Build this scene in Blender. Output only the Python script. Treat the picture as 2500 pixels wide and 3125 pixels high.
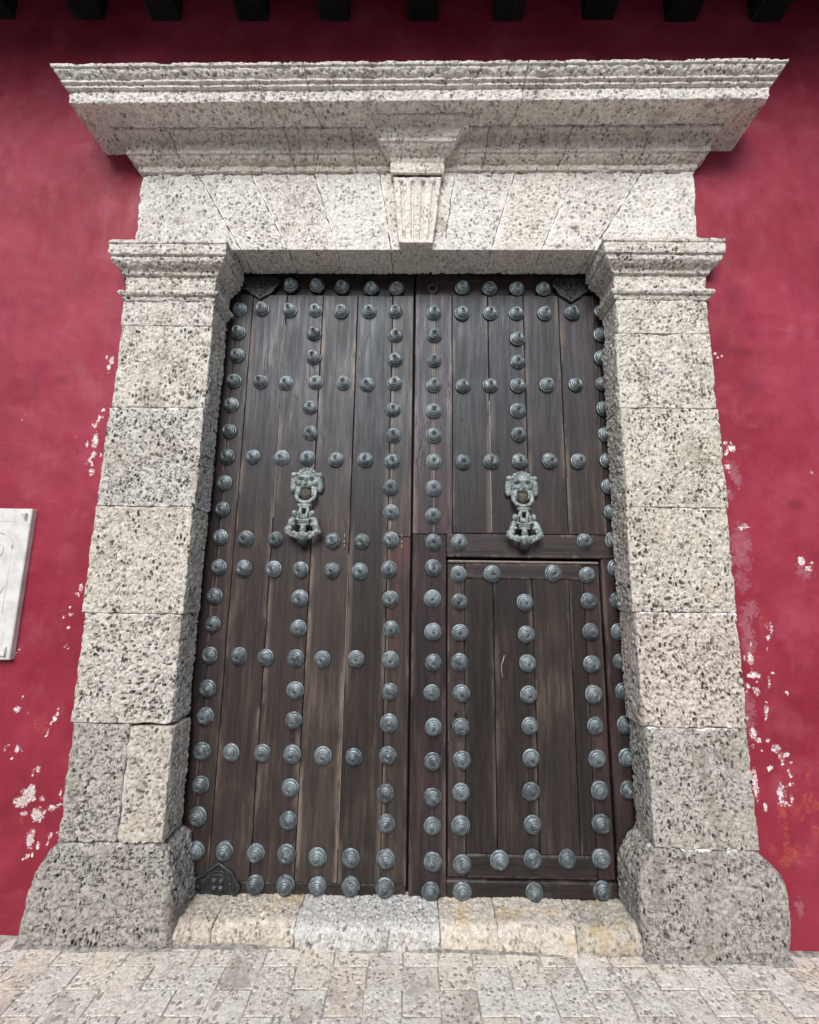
import bpy, math, random
import numpy as np
from mathutils import Vector, Matrix

# ------------------------------------------------------------------ camera, world, light, exposure
for o in list(bpy.data.objects): bpy.data.objects.remove(o)
scene = bpy.context.scene
COL = scene.collection
random.seed(7)

F_PX, PITCH, YAW, ROLL = 1400.0, 0.169646, 0.009556, 0.014085      # focal length in 2500-px-wide pixels, angles in radians
cam_d = bpy.data.cameras.new('camera'); cam = bpy.data.objects.new('camera', cam_d); COL.objects.link(cam)
fwd = Vector((-math.sin(YAW)*math.cos(PITCH), math.cos(YAW)*math.cos(PITCH), math.sin(PITCH)))
rgt = Vector((math.cos(YAW), math.sin(YAW), 0)); upv = rgt.cross(fwd)
r2 = rgt*math.cos(ROLL) + upv*math.sin(ROLL); u2 = -rgt*math.sin(ROLL) + upv*math.cos(ROLL)
cam.matrix_world = Matrix(((r2.x,u2.x,-fwd.x,0.0),(r2.y,u2.y,-fwd.y,-1.88),(r2.z,u2.z,-fwd.z,1.6),(0,0,0,1)))
cam_d.sensor_fit = 'VERTICAL'; cam_d.sensor_height = 36.0; cam_d.lens = 36.0*F_PX/3125.0
cam_d.clip_start = 0.05; cam_d.clip_end = 500
scene.camera = cam

SUN_EL, SUN_AZ = math.radians(36), math.radians(-8)   # azimuth: 0 = straight behind the camera, negative = from the left
w = bpy.data.worlds.new('World'); scene.world = w; w.use_nodes = True
nt = w.node_tree; nt.nodes.clear()
sky = nt.nodes.new('ShaderNodeTexSky'); sky.sky_type = 'NISHITA'; sky.sun_disc = False
sky.sun_elevation = SUN_EL; sky.sun_rotation = math.pi - SUN_AZ; sky.air_density = 1.0; sky.dust_density = 1.2; sky.ozone_density = 1.0
bg = nt.nodes.new('ShaderNodeBackground'); bg.inputs[1].default_value = 0.07
ow = nt.nodes.new('ShaderNodeOutputWorld'); nt.links.new(sky.outputs[0], bg.inputs[0]); nt.links.new(bg.outputs[0], ow.inputs[0])
sd = bpy.data.lights.new('sun', 'SUN'); sd.energy = 1.5; sd.angle = math.radians(36); sd.color = (1.0, 0.985, 0.955)
sun = bpy.data.objects.new('sun', sd); COL.objects.link(sun)
sdir = Vector((math.sin(SUN_AZ)*math.cos(SUN_EL), -math.cos(SUN_AZ)*math.cos(SUN_EL), math.sin(SUN_EL)))   # towards the sun
sun.rotation_euler = sdir.to_track_quat('Z', 'Y').to_euler()
sun.location = sdir*20
scene.view_settings.view_transform = 'Standard'; scene.view_settings.look = 'None'
scene.view_settings.gamma = 1.0; scene.view_settings.use_curve_mapping = False
scene.view_settings.exposure = 1.38
scene.render.engine = 'CYCLES'; scene.cycles.use_denoising = True
scene.cycles.max_bounces = 8; scene.cycles.diffuse_bounces = 5
STUDS_LEFT=[(-0.784,3.465),(-0.622,3.464),(-0.465,3.458),(-0.282,3.451),(-0.125,3.452),(-1.093,3.299),(-0.954,3.302),(-0.782,3.293),(-0.623,3.297),(-0.464,3.291),(-0.291,3.291),(-0.128,3.292),(-1.088,3.142),(-0.624,3.141),(-0.123,3.133),(-1.083,2.992),(-0.620,2.984),(-0.124,2.974),(-1.092,2.827),(-0.930,2.823),(-0.778,2.817),(-0.600,2.825),(-0.433,2.823),(-0.290,2.814),(-0.123,2.822),(-1.095,2.676),(-0.624,2.666),(-0.131,2.657),(-1.093,2.512),(-0.616,2.506),(-0.123,2.497),(-1.093,2.355),(-0.945,2.356),(-0.774,2.353),(-0.624,2.353),(-0.457,2.346),(-0.288,2.346),(-0.128,2.340),(-1.096,2.198),(-0.134,2.182),(-1.096,2.042),(-0.129,2.039),(-1.094,1.883),(-0.948,1.877),(-0.780,1.875),(-0.456,1.872),(-0.292,1.870),(-0.129,1.880),(-1.088,1.714),(-0.948,1.709),(-0.780,1.708),(-0.628,1.706),(-0.453,1.705),(-0.297,1.703),(-0.133,1.716),(-1.099,1.555),(-0.625,1.551),(-0.123,1.552),(-1.095,1.401),(-0.623,1.390),(-0.117,1.391),(-1.097,1.239),(-0.937,1.238),(-0.792,1.231),(-0.629,1.231),(-0.485,1.229),(-0.302,1.232),(-0.117,1.229),(-1.093,1.067),(-0.622,1.066),(-0.118,1.066),(-1.094,0.927),(-0.622,0.914),(-0.117,0.908),(-1.096,0.753),(-0.942,0.750),(-0.777,0.750),(-0.620,0.748),(-0.460,0.744),(-0.297,0.740),(-0.120,0.750),(-1.088,0.592),(-0.621,0.586),(-0.128,0.567),(-1.089,0.443),(-0.622,0.431),(-0.121,0.426),(-1.084,0.284),(-0.937,0.286),(-0.778,0.280),(-0.622,0.277),(-0.464,0.267),(-0.297,0.265),(-0.120,0.264),(-0.771,0.138),(-0.619,0.136),(-0.458,0.135),(-0.292,0.136),(-0.120,0.135)]
STUDS_RIGHT=[(0.283,3.457),(0.453,3.457),(0.621,3.458),(0.785,3.455),(0.109,3.285),(0.283,3.286),(0.455,3.288),(0.615,3.289),(0.789,3.290),(0.957,3.292),(0.112,3.134),(0.617,3.119),(0.112,2.970),(0.616,2.970),(0.111,2.812),(0.285,2.811),(0.449,2.816),(0.612,2.817),(0.786,2.821),(0.959,2.825),(0.111,2.651),(0.608,2.658),(0.111,2.498),(0.610,2.511),(0.113,2.341),(0.283,2.340),(0.445,2.346),(0.610,2.348),(0.784,2.353),(0.949,2.352),(0.113,2.181),(0.110,2.022),(0.113,1.871),(0.257,1.872),(0.962,1.887),(0.111,1.728),(0.109,1.559),(0.112,1.381),(0.115,1.220),(0.108,1.064),(0.117,0.893),(0.115,0.724),(0.114,0.554),(0.115,0.419),(0.118,0.255),(0.107,0.120),(0.265,0.123),(0.624,0.127),(0.962,0.140)]
STUDS_WICKET=[(0.253,1.695),(0.440,1.699),(0.780,1.707),(0.970,1.699),(0.258,1.543),(0.619,1.544),(0.971,1.556),(0.260,1.379),(0.622,1.373),(0.972,1.393),(0.258,1.222),(0.624,1.223),(0.969,1.223),(0.266,1.063),(0.624,1.063),(0.971,1.068),(0.263,0.895),(0.627,0.905),(0.971,0.910),(0.267,0.732),(0.628,0.748),(0.973,0.749),(0.262,0.577),(0.623,0.586),(0.975,0.598),(0.259,0.422),(0.627,0.433),(0.974,0.441),(0.265,0.243),(0.453,0.266),(0.621,0.273),(0.795,0.276),(0.968,0.281)]
STUDS_EDGE=[(1.138,3.305),(1.124,3.151),(1.121,2.999),(1.118,2.831),(1.117,2.674),(1.117,2.516),(1.118,2.358),(1.120,2.205),(1.124,2.054),(1.122,1.895),(1.127,1.742),(1.126,1.563),(1.125,1.396),(1.126,1.237),(1.129,1.087),(1.127,0.920),(1.125,0.761),(1.121,0.605)]
WHITE=[(-1.721,2.859,0.0119,0.0223),(-1.735,2.819,0.0089,0.0149),(-1.730,2.566,0.0089,0.0089),(-1.746,2.518,0.0074,0.0149),(-1.760,2.470,0.0074,0.0119),(-1.753,2.386,0.0164,0.0446),(-1.752,2.311,0.0119,0.0208),(-1.751,2.210,0.0149,0.0208),(-1.956,0.991,0.0179,0.0149),(-1.927,0.809,0.0119,0.0179),(-1.993,0.815,0.0089,0.0089),(-1.762,0.955,0.0089,0.0149),(-1.785,0.891,0.0059,0.0119),(-1.881,0.567,0.0387,0.0208),(-1.860,0.589,0.0179,0.0149),(-1.786,0.518,0.0268,0.0298),(-1.719,0.548,0.0208,0.0119),(-1.809,0.411,0.0179,0.0416),(-1.832,0.611,0.0208,0.0327),(-1.812,0.334,0.0089,0.0089),(-1.716,0.423,0.0104,0.0149),(-1.720,1.589,0.0104,0.0208),(-1.753,1.455,0.0119,0.0089),(-1.758,1.390,0.0045,0.0045),(-1.757,1.304,0.0045,0.0059),(-2.006,1.274,0.0059,0.0059),(-1.827,0.717,0.0059,0.0059),(-2.161,2.508,0.0045,0.0089),(-1.689,0.614,0.0059,0.0149),(1.686,2.937,0.0134,0.0059),(1.713,2.383,0.0208,0.0179),(1.686,2.416,0.0089,0.0119),(1.681,2.278,0.0149,0.0149),(1.664,2.143,0.0119,0.0089),(1.737,1.954,0.0298,0.0059),(2.009,1.779,0.0179,0.0208),(2.046,1.741,0.0238,0.0119),(1.809,1.441,0.0074,0.0327),(1.790,1.393,0.0089,0.0149),(1.694,1.288,0.0149,0.0268),(1.701,1.210,0.0298,0.0149),(1.771,1.187,0.0059,0.0119),(1.708,1.132,0.0119,0.0208),(1.666,1.155,0.0089,0.0119),(1.744,1.048,0.0104,0.0208),(1.670,0.934,0.0149,0.0268),(1.691,0.904,0.0149,0.0119),(1.652,0.706,0.0134,0.0669),(1.773,0.869,0.0208,0.0179),(1.817,0.843,0.0179,0.0119),(1.773,0.672,0.0179,0.0446),(1.829,0.745,0.0074,0.0074),(1.816,0.708,0.0059,0.0089),(1.850,1.131,0.0074,0.0059),(2.132,2.256,0.0030,0.0030),(1.783,0.629,0.0119,0.0119),(1.740,0.787,0.0074,0.0074)]
PINK=[(1.706,2.269,0.0280,0.0525),(1.726,2.206,0.0175,0.0385),(1.675,2.134,0.0210,0.0280),(1.710,1.898,0.0455,0.0700),(1.691,1.795,0.0525,0.0788),(1.690,1.677,0.0385,0.0525),(1.720,1.529,0.0455,0.0350),(1.682,1.480,0.0245,0.0525),(1.694,1.367,0.0315,0.1050),(1.664,1.024,0.0245,0.1050),(2.019,1.724,0.0490,0.0350),(1.796,0.188,0.0175,0.0350)]
ORANGE=[(1.826,0.419,0.0595,0.0455),(1.760,0.376,0.0350,0.0245),(1.915,0.631,0.0455,0.0385),(1.762,0.586,0.0245,0.0700),(1.772,0.473,0.0175,0.0350),(1.698,0.430,0.0175,0.0245),(-1.859,2.409,0.0088,0.0140),(-1.862,2.323,0.0088,0.0088),(-1.825,0.939,0.0245,0.0525),(1.779,1.465,0.0280,0.0420),(1.919,0.775,0.0175,0.0525),(1.832,0.587,0.0280,0.0350),(1.912,0.490,0.0245,0.0525),(-1.861,0.495,0.0105,0.0245)]
DARK=[(-1.984,2.738,0.0385,0.0350),(1.787,2.954,0.1050,0.0350),(1.872,2.739,0.0700,0.0525),(1.823,3.300,0.0700,0.1050),(2.022,2.077,0.0438,0.0315)]
# ------------------------------------------------------------------ helpers: objects
def put(name, mesh, mat=None, parent=None, loc=None):
    o = bpy.data.objects.new(name, mesh); COL.objects.link(o)
    if mat is not None and not mesh.materials: mesh.materials.append(mat)
    if parent is not None: o.parent = parent
    if loc is not None: o.location = loc
    return o
def empty(name, parent=None, loc=(0,0,0)):
    o = bpy.data.objects.new(name, None); COL.objects.link(o); o.location = loc
    o.empty_display_size = 0.1
    if parent is not None: o.parent = parent
    return o
def tag(o, label=None, cat=None, group=None, kind=None):
    if label: o['label'] = label
    if cat: o['category'] = cat
    if group: o['group'] = group
    if kind: o['kind'] = kind
    return o
def mesh_np(name, V, Q, smooth=True, T=None):
    """mesh from numpy vertices and quads (and triangles)"""
    m = bpy.data.meshes.new(name)
    V = np.asarray(V, np.float32); Q = np.asarray(Q, np.int32).reshape(-1, 4)
    T = np.zeros((0, 3), np.int32) if T is None else np.asarray(T, np.int32).reshape(-1, 3)
    m.vertices.add(len(V)); m.vertices.foreach_set('co', V.ravel())
    nl = Q.size + T.size
    m.loops.add(nl); m.loops.foreach_set('vertex_index', np.concatenate([Q.ravel(), T.ravel()]).astype(np.int32))
    npoly = len(Q) + len(T); m.polygons.add(npoly)
    st = np.concatenate([np.arange(len(Q))*4, Q.size + np.arange(len(T))*3]).astype(np.int32)
    m.polygons.foreach_set('loop_start', st)
    m.polygons.foreach_set('use_smooth', np.full(npoly, smooth, bool))
    m.update(calc_edges=True); m.validate()
    return m
def vnormals(V, Q):
    a, b, c, d = (V[Q[:, i]] for i in range(4))
    n = np.cross(c - a, d - b); out = np.zeros_like(V)
    for i in range(4):
        for k in range(3): out[:, k] += np.bincount(Q[:, i], n[:, k], len(V))
    return out/np.maximum(np.linalg.norm(out, axis=1, keepdims=True), 1e-9)
def fattr(mesh, name, vals):
    at = mesh.attributes.new(name, 'FLOAT', 'POINT'); at.data.foreach_set('value', np.asarray(vals, np.float32))

class MB:
    """collects primitives into one mesh"""
    def __init__(s): s.V = []; s.Q = []; s.T = []; s.n = 0
    def add(s, V, Q=(), T=()):
        V = np.asarray(V, float); s.V.append(V)
        if len(Q): s.Q.append(np.asarray(Q, int).reshape(-1, 4) + s.n)
        if len(T): s.T.append(np.asarray(T, int).reshape(-1, 3) + s.n)
        s.n += len(V); return s
    def grid(s, P, wrap=False):
        """P: (m,n,3); wrap closes the second direction"""
        m, n = P.shape[:2]; i = np.arange(m*n).reshape(m, n)
        a = i[:-1, :-1]; b = i[1:, :-1]; c = i[1:, 1:]; d = i[:-1, 1:]
        q = np.stack([a, b, c, d], -1).reshape(-1, 4)
        if wrap: q = np.concatenate([q, np.stack([i[:-1, -1], i[1:, -1], i[1:, 0], i[:-1, 0]], -1)])
        return s.add(P.reshape(-1, 3), q)
    def ball(s, c, r, seg=14, rings=9):
        r = np.broadcast_to(np.asarray(r, float), 3)
        t = np.linspace(0.02, math.pi-0.02, rings)[:, None]; f = np.linspace(0, 2*math.pi, seg, endpoint=False)[None]
        P = np.stack([np.sin(t)*np.cos(f), np.sin(t)*np.sin(f), np.cos(t)+0*f], -1)*r + np.asarray(c, float)
        return s.grid(P[:, ::-1], True)
    def tube(s, pts, rad, seg=10, cap=True):
        pts = np.asarray(pts, float); n = len(pts); rad = np.broadcast_to(np.asarray(rad, float), n)
        tg = np.gradient(pts, axis=0); tg /= np.maximum(np.linalg.norm(tg, axis=1, keepdims=True), 1e-9)
        ref = np.array([0, 1., 0]) if abs(tg[:, 1]).max() < .9 else np.array([1., 0, 0])
        a = np.cross(tg, ref); a /= np.linalg.norm(a, axis=1, keepdims=True); b = np.cross(tg, a)
        f = np.linspace(0, 2*math.pi, seg, endpoint=False)
        P = pts[:, None] + rad[:, None, None]*(np.cos(f)[None, :, None]*a[:, None] + np.sin(f)[None, :, None]*b[:, None])
        if cap: P = np.concatenate([np.repeat(pts[:1, None], seg, 1), P, np.repeat(pts[-1:, None], seg, 1)])
        return s.grid(P, True)
    def torus(s, c, R, r, seg=28, sec=10, tilt=0.0):
        a = np.linspace(0, 2*math.pi, seg+1); 
        pts = np.stack([R*np.cos(a), 0*a, R*np.sin(a)], -1)
        f = np.linspace(0, 2*math.pi, sec, endpoint=False)
        rad = np.stack([np.cos(a), 0*a, np.sin(a)], -1)
        P = pts[:, None] + r*(np.cos(f)[None, :, None]*rad[:, None] + np.sin(f)[None, :, None]*np.array([0, 1., 0]))
        ct, stt = math.cos(tilt), math.sin(tilt)
        Y = P[..., 1]*ct - P[..., 2]*stt; Z = P[..., 1]*stt + P[..., 2]*ct
        P = np.stack([P[..., 0], Y, Z], -1) + np.asarray(c, float)
        return s.grid(P[:, ::-1], True)
    def box(s, x0, x1, y0, y1, z0, z1, b=0.003):
        """box with chamfered edges"""
        b = min(b, (x1-x0)/2.2, (y1-y0)/2.2, (z1-z0)/2.2)
        V = []; 
        for k in range(3):
            for sx in (0, 1):
                for sy in (0, 1):
                    for sz in (0, 1):
                        d = [b, b, b]; d[k] = 0
                        V.append(((x1-d[0]) if sx else (x0+d[0]), (y1-d[1]) if sy else (y0+d[1]), (z1-d[2]) if sz else (z0+d[2])))
        I = lambda k, sx, sy, sz: k*8 + sx*4 + sy*2 + sz
        Q = [(I(0,0,0,0),I(0,0,0,1),I(0,0,1,1),I(0,0,1,0)), (I(0,1,0,0),I(0,1,1,0),I(0,1,1,1),I(0,1,0,1)),
             (I(1,0,0,0),I(1,1,0,0),I(1,1,0,1),I(1,0,0,1)), (I(1,0,1,0),I(1,0,1,1),I(1,1,1,1),I(1,1,1,0)),
             (I(2,0,0,0),I(2,0,1,0),I(2,1,1,0),I(2,1,0,0)), (I(2,0,0,1),I(2,1,0,1),I(2,1,1,1),I(2,0,1,1))]
        T = []
        for p in (0, 1):
            for q in (0, 1):
                e = (I(0,p,q,0),I(0,p,q,1),I(1,p,q,1),I(1,p,q,0)); Q.append(e if (p+q) % 2 else e[::-1])
                e = (I(0,p,0,q),I(0,p,1,q),I(2,p,1,q),I(2,p,0,q)); Q.append(e[::-1] if (p+q) % 2 else e)
                e = (I(1,0,p,q),I(1,1,p,q),I(2,1,p,q),I(2,0,p,q)); Q.append(e if (p+q) % 2 else e[::-1])
                for r in (0, 1):
                    t = (I(0,p,q,r),I(1,p,q,r),I(2,p,q,r)); T.append(t if (p+q+r) % 2 else t[::-1])
        return s.add(V, Q, T)
    def mesh(s, name, smooth=True):
        V = np.concatenate(s.V); Q = np.concatenate(s.Q) if s.Q else np.zeros((0, 4), int); T = np.concatenate(s.T) if s.T else None
        return mesh_np(name, V, Q, smooth, T)
    def sculpt(s, amp, size, seed=1):
        for k, V in enumerate(s.V):
            P = V + 3.1; D = np.stack([fbm(P/size, seed, 2), fbm(P/size+7, seed+3, 2), fbm(P/size+13, seed+5, 2)], -1); s.V[k] = V + amp*D
        return s
    def obj(s, name, mat, parent=None, smooth=True, loc=None):
        return put(name, s.mesh(name, smooth), mat, parent, loc)

# ------------------------------------------------------------------ helpers: 3-D noise and pits for weathered stone
def _h(ix, iy, iz, seed):
    h = (ix.astype(np.uint32)*np.uint32(374761393) + iy.astype(np.uint32)*np.uint32(668265263) + iz.astype(np.uint32)*np.uint32(2147483647) + np.uint32((seed*974711) & 0xffffffff))
    h = (h ^ (h >> np.uint32(13)))*np.uint32(1274126177); h = (h ^ (h >> np.uint32(16)))*np.uint32(2246822519); h ^= h >> np.uint32(13)
    return h
def vnoise(p, seed=0):
    i = np.floor(p).astype(np.int64); f = p - i; f = f*f*(3-2*f); r = 0
    for dx in (0, 1):
        wx = f[:, 0] if dx else 1-f[:, 0]
        for dy in (0, 1):
            wy = f[:, 1] if dy else 1-f[:, 1]
            for dz in (0, 1):
                wz = f[:, 2] if dz else 1-f[:, 2]
                r = r + wx*wy*wz*(_h(i[:, 0]+dx, i[:, 1]+dy, i[:, 2]+dz, seed)/2147483648.0 - 1.0)
    return r
def fbm(p, seed=0, oct=3):
    r = 0; a = 1.0
    for k in range(oct): r = r + a*vnoise(p*(2.03**k) + 17.3*k, seed+k); a *= 0.5
    return r
def pits(p, seed, prob, r0, r1):
    """depth of rounded holes, in cell units"""
    b = np.floor(p - 0.5).astype(np.int64); out = np.zeros(len(p))
    for dx in (0, 1):
        for dy in (0, 1):
            for dz in (0, 1):
                ix, iy, iz = b[:, 0]+dx, b[:, 1]+dy, b[:, 2]+dz
                h = _h(ix, iy, iz, seed); g = _h(ix, iy, iz, seed+31)
                u = (h & np.uint32(1023))/1023.0; v = ((h >> np.uint32(10)) & np.uint32(1023))/1023.0; t = ((h >> np.uint32(20)) & np.uint32(1023))/1023.0
                on = (g & np.uint32(1023))/1023.0 < prob; rr = r0 + (r1-r0)*(((g >> np.uint32(10)) & np.uint32(1023))/1023.0)**2
                d2 = (p[:, 0]-ix-0.2-0.6*u)**2 + (p[:, 1]-iy-0.2-0.6*v)**2 + (p[:, 2]-iz-0.2-0.6*t)**2
                q = np.clip(1 - d2/(rr*rr), 0, 1); out = np.maximum(out, np.where(on, rr*q**0.38, 0))
    return out
def weather(V, N, seed, amp=1.0, pit=1.0, chip=None, big=1.0):
    """carve coral-stone roughness and holes into vertices V along normals N"""
    rng = np.random.RandomState(seed); off = rng.rand(3)*40
    ang = rng.uniform(-.6, .6); ca, sa = math.cos(ang), math.sin(ang)
    P = V + off*0.37
    Pr = np.stack([P[:, 0]*ca - P[:, 2]*sa, P[:, 1], P[:, 0]*sa + P[:, 2]*ca], -1)
    wob = np.stack([vnoise(Pr/0.022, seed+5), vnoise(Pr/0.022+9, seed+6), vnoise(Pr/0.022+19, seed+7)], -1)*0.006
    S = np.array([1.0, 1.0, rng.uniform(1.15, 1.9)]); S = S if rng.rand() < .7 else S[[2, 1, 0]]
    Q = (Pr + wob)*S*rng.uniform(0.78, 1.22)
    d = 0.0044*amp*fbm(Pr/0.0125, seed, 2) + 0.0035*amp*fbm(V/0.13 + off, seed+11, 3)
    dens = np.clip(0.72 + 0.5*fbm(V/0.16 + off, seed+23, 2), 0.2, 1.25)
    d = d + pit*dens*(0.024*2.9*pits(Q/0.024, seed+41, 0.9, 0.18, 0.43) + big*0.055*1.9*pits(Q/0.055, seed+57, 0.5, 0.12, 0.30))
    if chip is not None:
        d = d*(1 - 0.72*np.clip(chip*1.5, 0, 1))
        d = d + chip*np.clip(fbm(V/0.05 + off, seed+71, 3) + 0.15, 0, 2)*0.010
    return V - N*d[:, None]
def lattice_box(dim, n):
    """surface lattice of a box (no back face): unit coordinates, quads"""
    nx, ny, nz = n; ids = -np.ones((nx+1, ny+1, nz+1), np.int64)
    ii, jj, kk = np.meshgrid(np.arange(nx+1), np.arange(ny+1), np.arange(nz+1), indexing='ij')
    on = (ii == 0) | (ii == nx) | (jj == 0) | (kk == 0) | (kk == nz)
    ids[on] = np.arange(on.sum()); U = np.stack([ii[on]/nx, jj[on]/ny, kk[on]/nz], -1)
    Q = []
    def face(a, flip):
        q = np.stack([a[:-1, :-1], a[1:, :-1], a[1:, 1:], a[:-1, 1:]], -1).reshape(-1, 4); Q.append(q[:, ::-1] if flip else q)
    face(ids[:, 0, :], False); face(ids[0, :, :], True); face(ids[nx, :, :], False); face(ids[:, :, 0], True); face(ids[:, :, nz], False)
    return U, np.concatenate(Q)
SEED = [100]
def stone_block(name, x0, x1, y0, y1, z0, z1, mat, parent, r=0.006, res=0.0041, resy=0.0062, warp=None, pit=1.0, amp=1.0, big=1.0, lime=0.0, tone=(1,1,1), post=None, limex=0.0):
    SEED[0] += 1; sd_ = SEED[0]
    dim = np.array([x1-x0, y1-y0, z1-z0]); n = [max(3, int(round(dim[0]/res))), max(3, int(round(dim[1]/resy))), max(3, int(round(dim[2]/res)))]
    U, Q = lattice_box(dim, n); P = U*dim
    lo = np.array([r, r, r]); hi = dim - r; hi[1] = dim[1]
    C = np.clip(P, lo, hi); D = P - C; L = np.linalg.norm(D, axis=1, keepdims=True)
    edge = np.clip((np.count_nonzero(np.abs(D) > 1e-6, axis=1) - 1), 0, 1).astype(float)
    # distance to the nearest long edge, for chipping
    ex = np.minimum(P[:, 0], dim[0]-P[:, 0]); ez = np.minimum(P[:, 2], dim[2]-P[:, 2]); ey = P[:, 1]
    two = np.sort(np.stack([ex, ey, ez], -1), axis=1)[:, 1]
    chip = np.clip(1 - two/0.03, 0, 1)
    V = np.where(L > 1e-9, C + D/np.maximum(L, 1e-9)*r, P) + np.array([x0, y0, z0])
    if warp is not None: V = warp(V, U)
    N = vnormals(V, Q)
    W = weather(V, N, sd_, amp, pit, chip, big)
    if post is not None: W = post(W, U)
    m = mesh_np(name, W, Q)
    rim = np.clip(1 - np.minimum(ez, dim[2])/0.028, 0, 1)
    fattr(m, 'lime', np.maximum(lime*rim, limex*np.clip(1 - ex/0.03, 0, 1)))
    o = put(name, m, mat, parent); o.color = (tone[0], tone[1], tone[2], tone[3] if len(tone) > 3 else float(np.random.RandomState(sd_).uniform(0.65, 1.25)))
    return o
def resample(prof, step):
    out = [prof[0]]
    for a, b in zip(prof[:-1], prof[1:]):
        k = max(1, int(math.ceil(math.dist(a, b)/step)))
        out += [(a[0]+(b[0]-a[0])*i/k, a[1]+(b[1]-a[1])*i/k) for i in range(1, k+1)]
    return np.array(out)
def sweep(name, prof, path, mat, parent, cuts=None, res=0.0043, pit=1.0, amp=1.0, tone=(1,1,1), tilt=0.0, big=1.0, chipk=1.0):
    """moulding: profile (projection, z) carried along a polyline in plan with mitred corners.
    cuts = (s0,s1) part of the path, by fractions k + t of segment k"""
    SEED[0] += 1; sd_ = SEED[0]
    pr = resample(prof, res); B = [np.array(p, float) for p in path]; ns = len(B)-1
    nor = []
    for a, b in zip(B[:-1], B[1:]):
        t = (b-a)/np.linalg.norm(b-a); nor.append(np.array([t[1], -t[0]]))       # outward = right of travel
    mit = [nor[0]] + [(nor[i-1]+nor[i])/(1+nor[i-1] @ nor[i]) for i in range(1, ns)] + [nor[-1]]
    s0, s1 = cuts if cuts else (0, ns)
    ss = []
    for k in range(ns):
        L = np.linalg.norm(B[k+1]-B[k]); a, b = max(s0, k)-k, min(s1, k+1)-k
        if b <= a: continue
        m = max(2, int(round(L*(b-a)/res))); u = k + a + (b-a)*np.arange(m+1)/m
        ss += list(u if not ss else u[1:])
    ss = np.array(ss); kk = np.minimum(ss.astype(int), ns-1); kk = np.where(ss >= s1, np.minimum(kk, max(int(math.ceil(s1))-1, 0)), kk); f = ss - kk
    Ba = np.array(B); M = np.array(mit)
    base = Ba[kk]*(1-f)[:, None] + Ba[kk+1]*f[:, None]; off = M[kk]*(1-f)[:, None] + M[kk+1]*f[:, None]
    XY = base[:, None] + off[:, None]*pr[None, :, :1]
    P = np.concatenate([XY, np.broadcast_to(pr[None, :, 1:], XY.shape[:2]+(1,))], -1)
    P[..., 2] += tilt*(P[..., 0]+1.65)
    m, n = P.shape[:2]; i = np.arange(m*n).reshape(m, n)
    Q = np.stack([i[:-1, :-1], i[1:, :-1], i[1:, 1:], i[:-1, 1:]], -1).reshape(-1, 4)
    V = P.reshape(-1, 3); N = vnormals(V, Q)
    # chip the projecting arrises
    g = np.gradient(pr, axis=0); th = np.unwrap(np.arctan2(g[:, 1], g[:, 0])); cv = np.abs(np.gradient(th)); cv = np.convolve(np.clip(cv, 0, 1), [.3, .6, 1, .6, .3], 'same')
    chip = np.broadcast_to(np.clip(cv, 0, 1)[None], (m, n)).ravel()*chipk
    W = weather(V, N, sd_, amp, pit, chip, big)
    # ends that meet another block: sink the last ring to make a joint
    for end, real in ((0, s0 > 0), (m-1, s1 < ns)):
        if real:
            W = W.reshape(m, n, 3); NN = N.reshape(m, n, 3); W[end] -= NN[end]*0.012; W = W.reshape(-1, 3)
    me = mesh_np(name, W, Q); fattr(me, 'lime', np.zeros(len(W)))
    o = put(name, me, mat, parent); o.color = (tone[0], tone[1], tone[2], 1.0)
    return o
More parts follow.
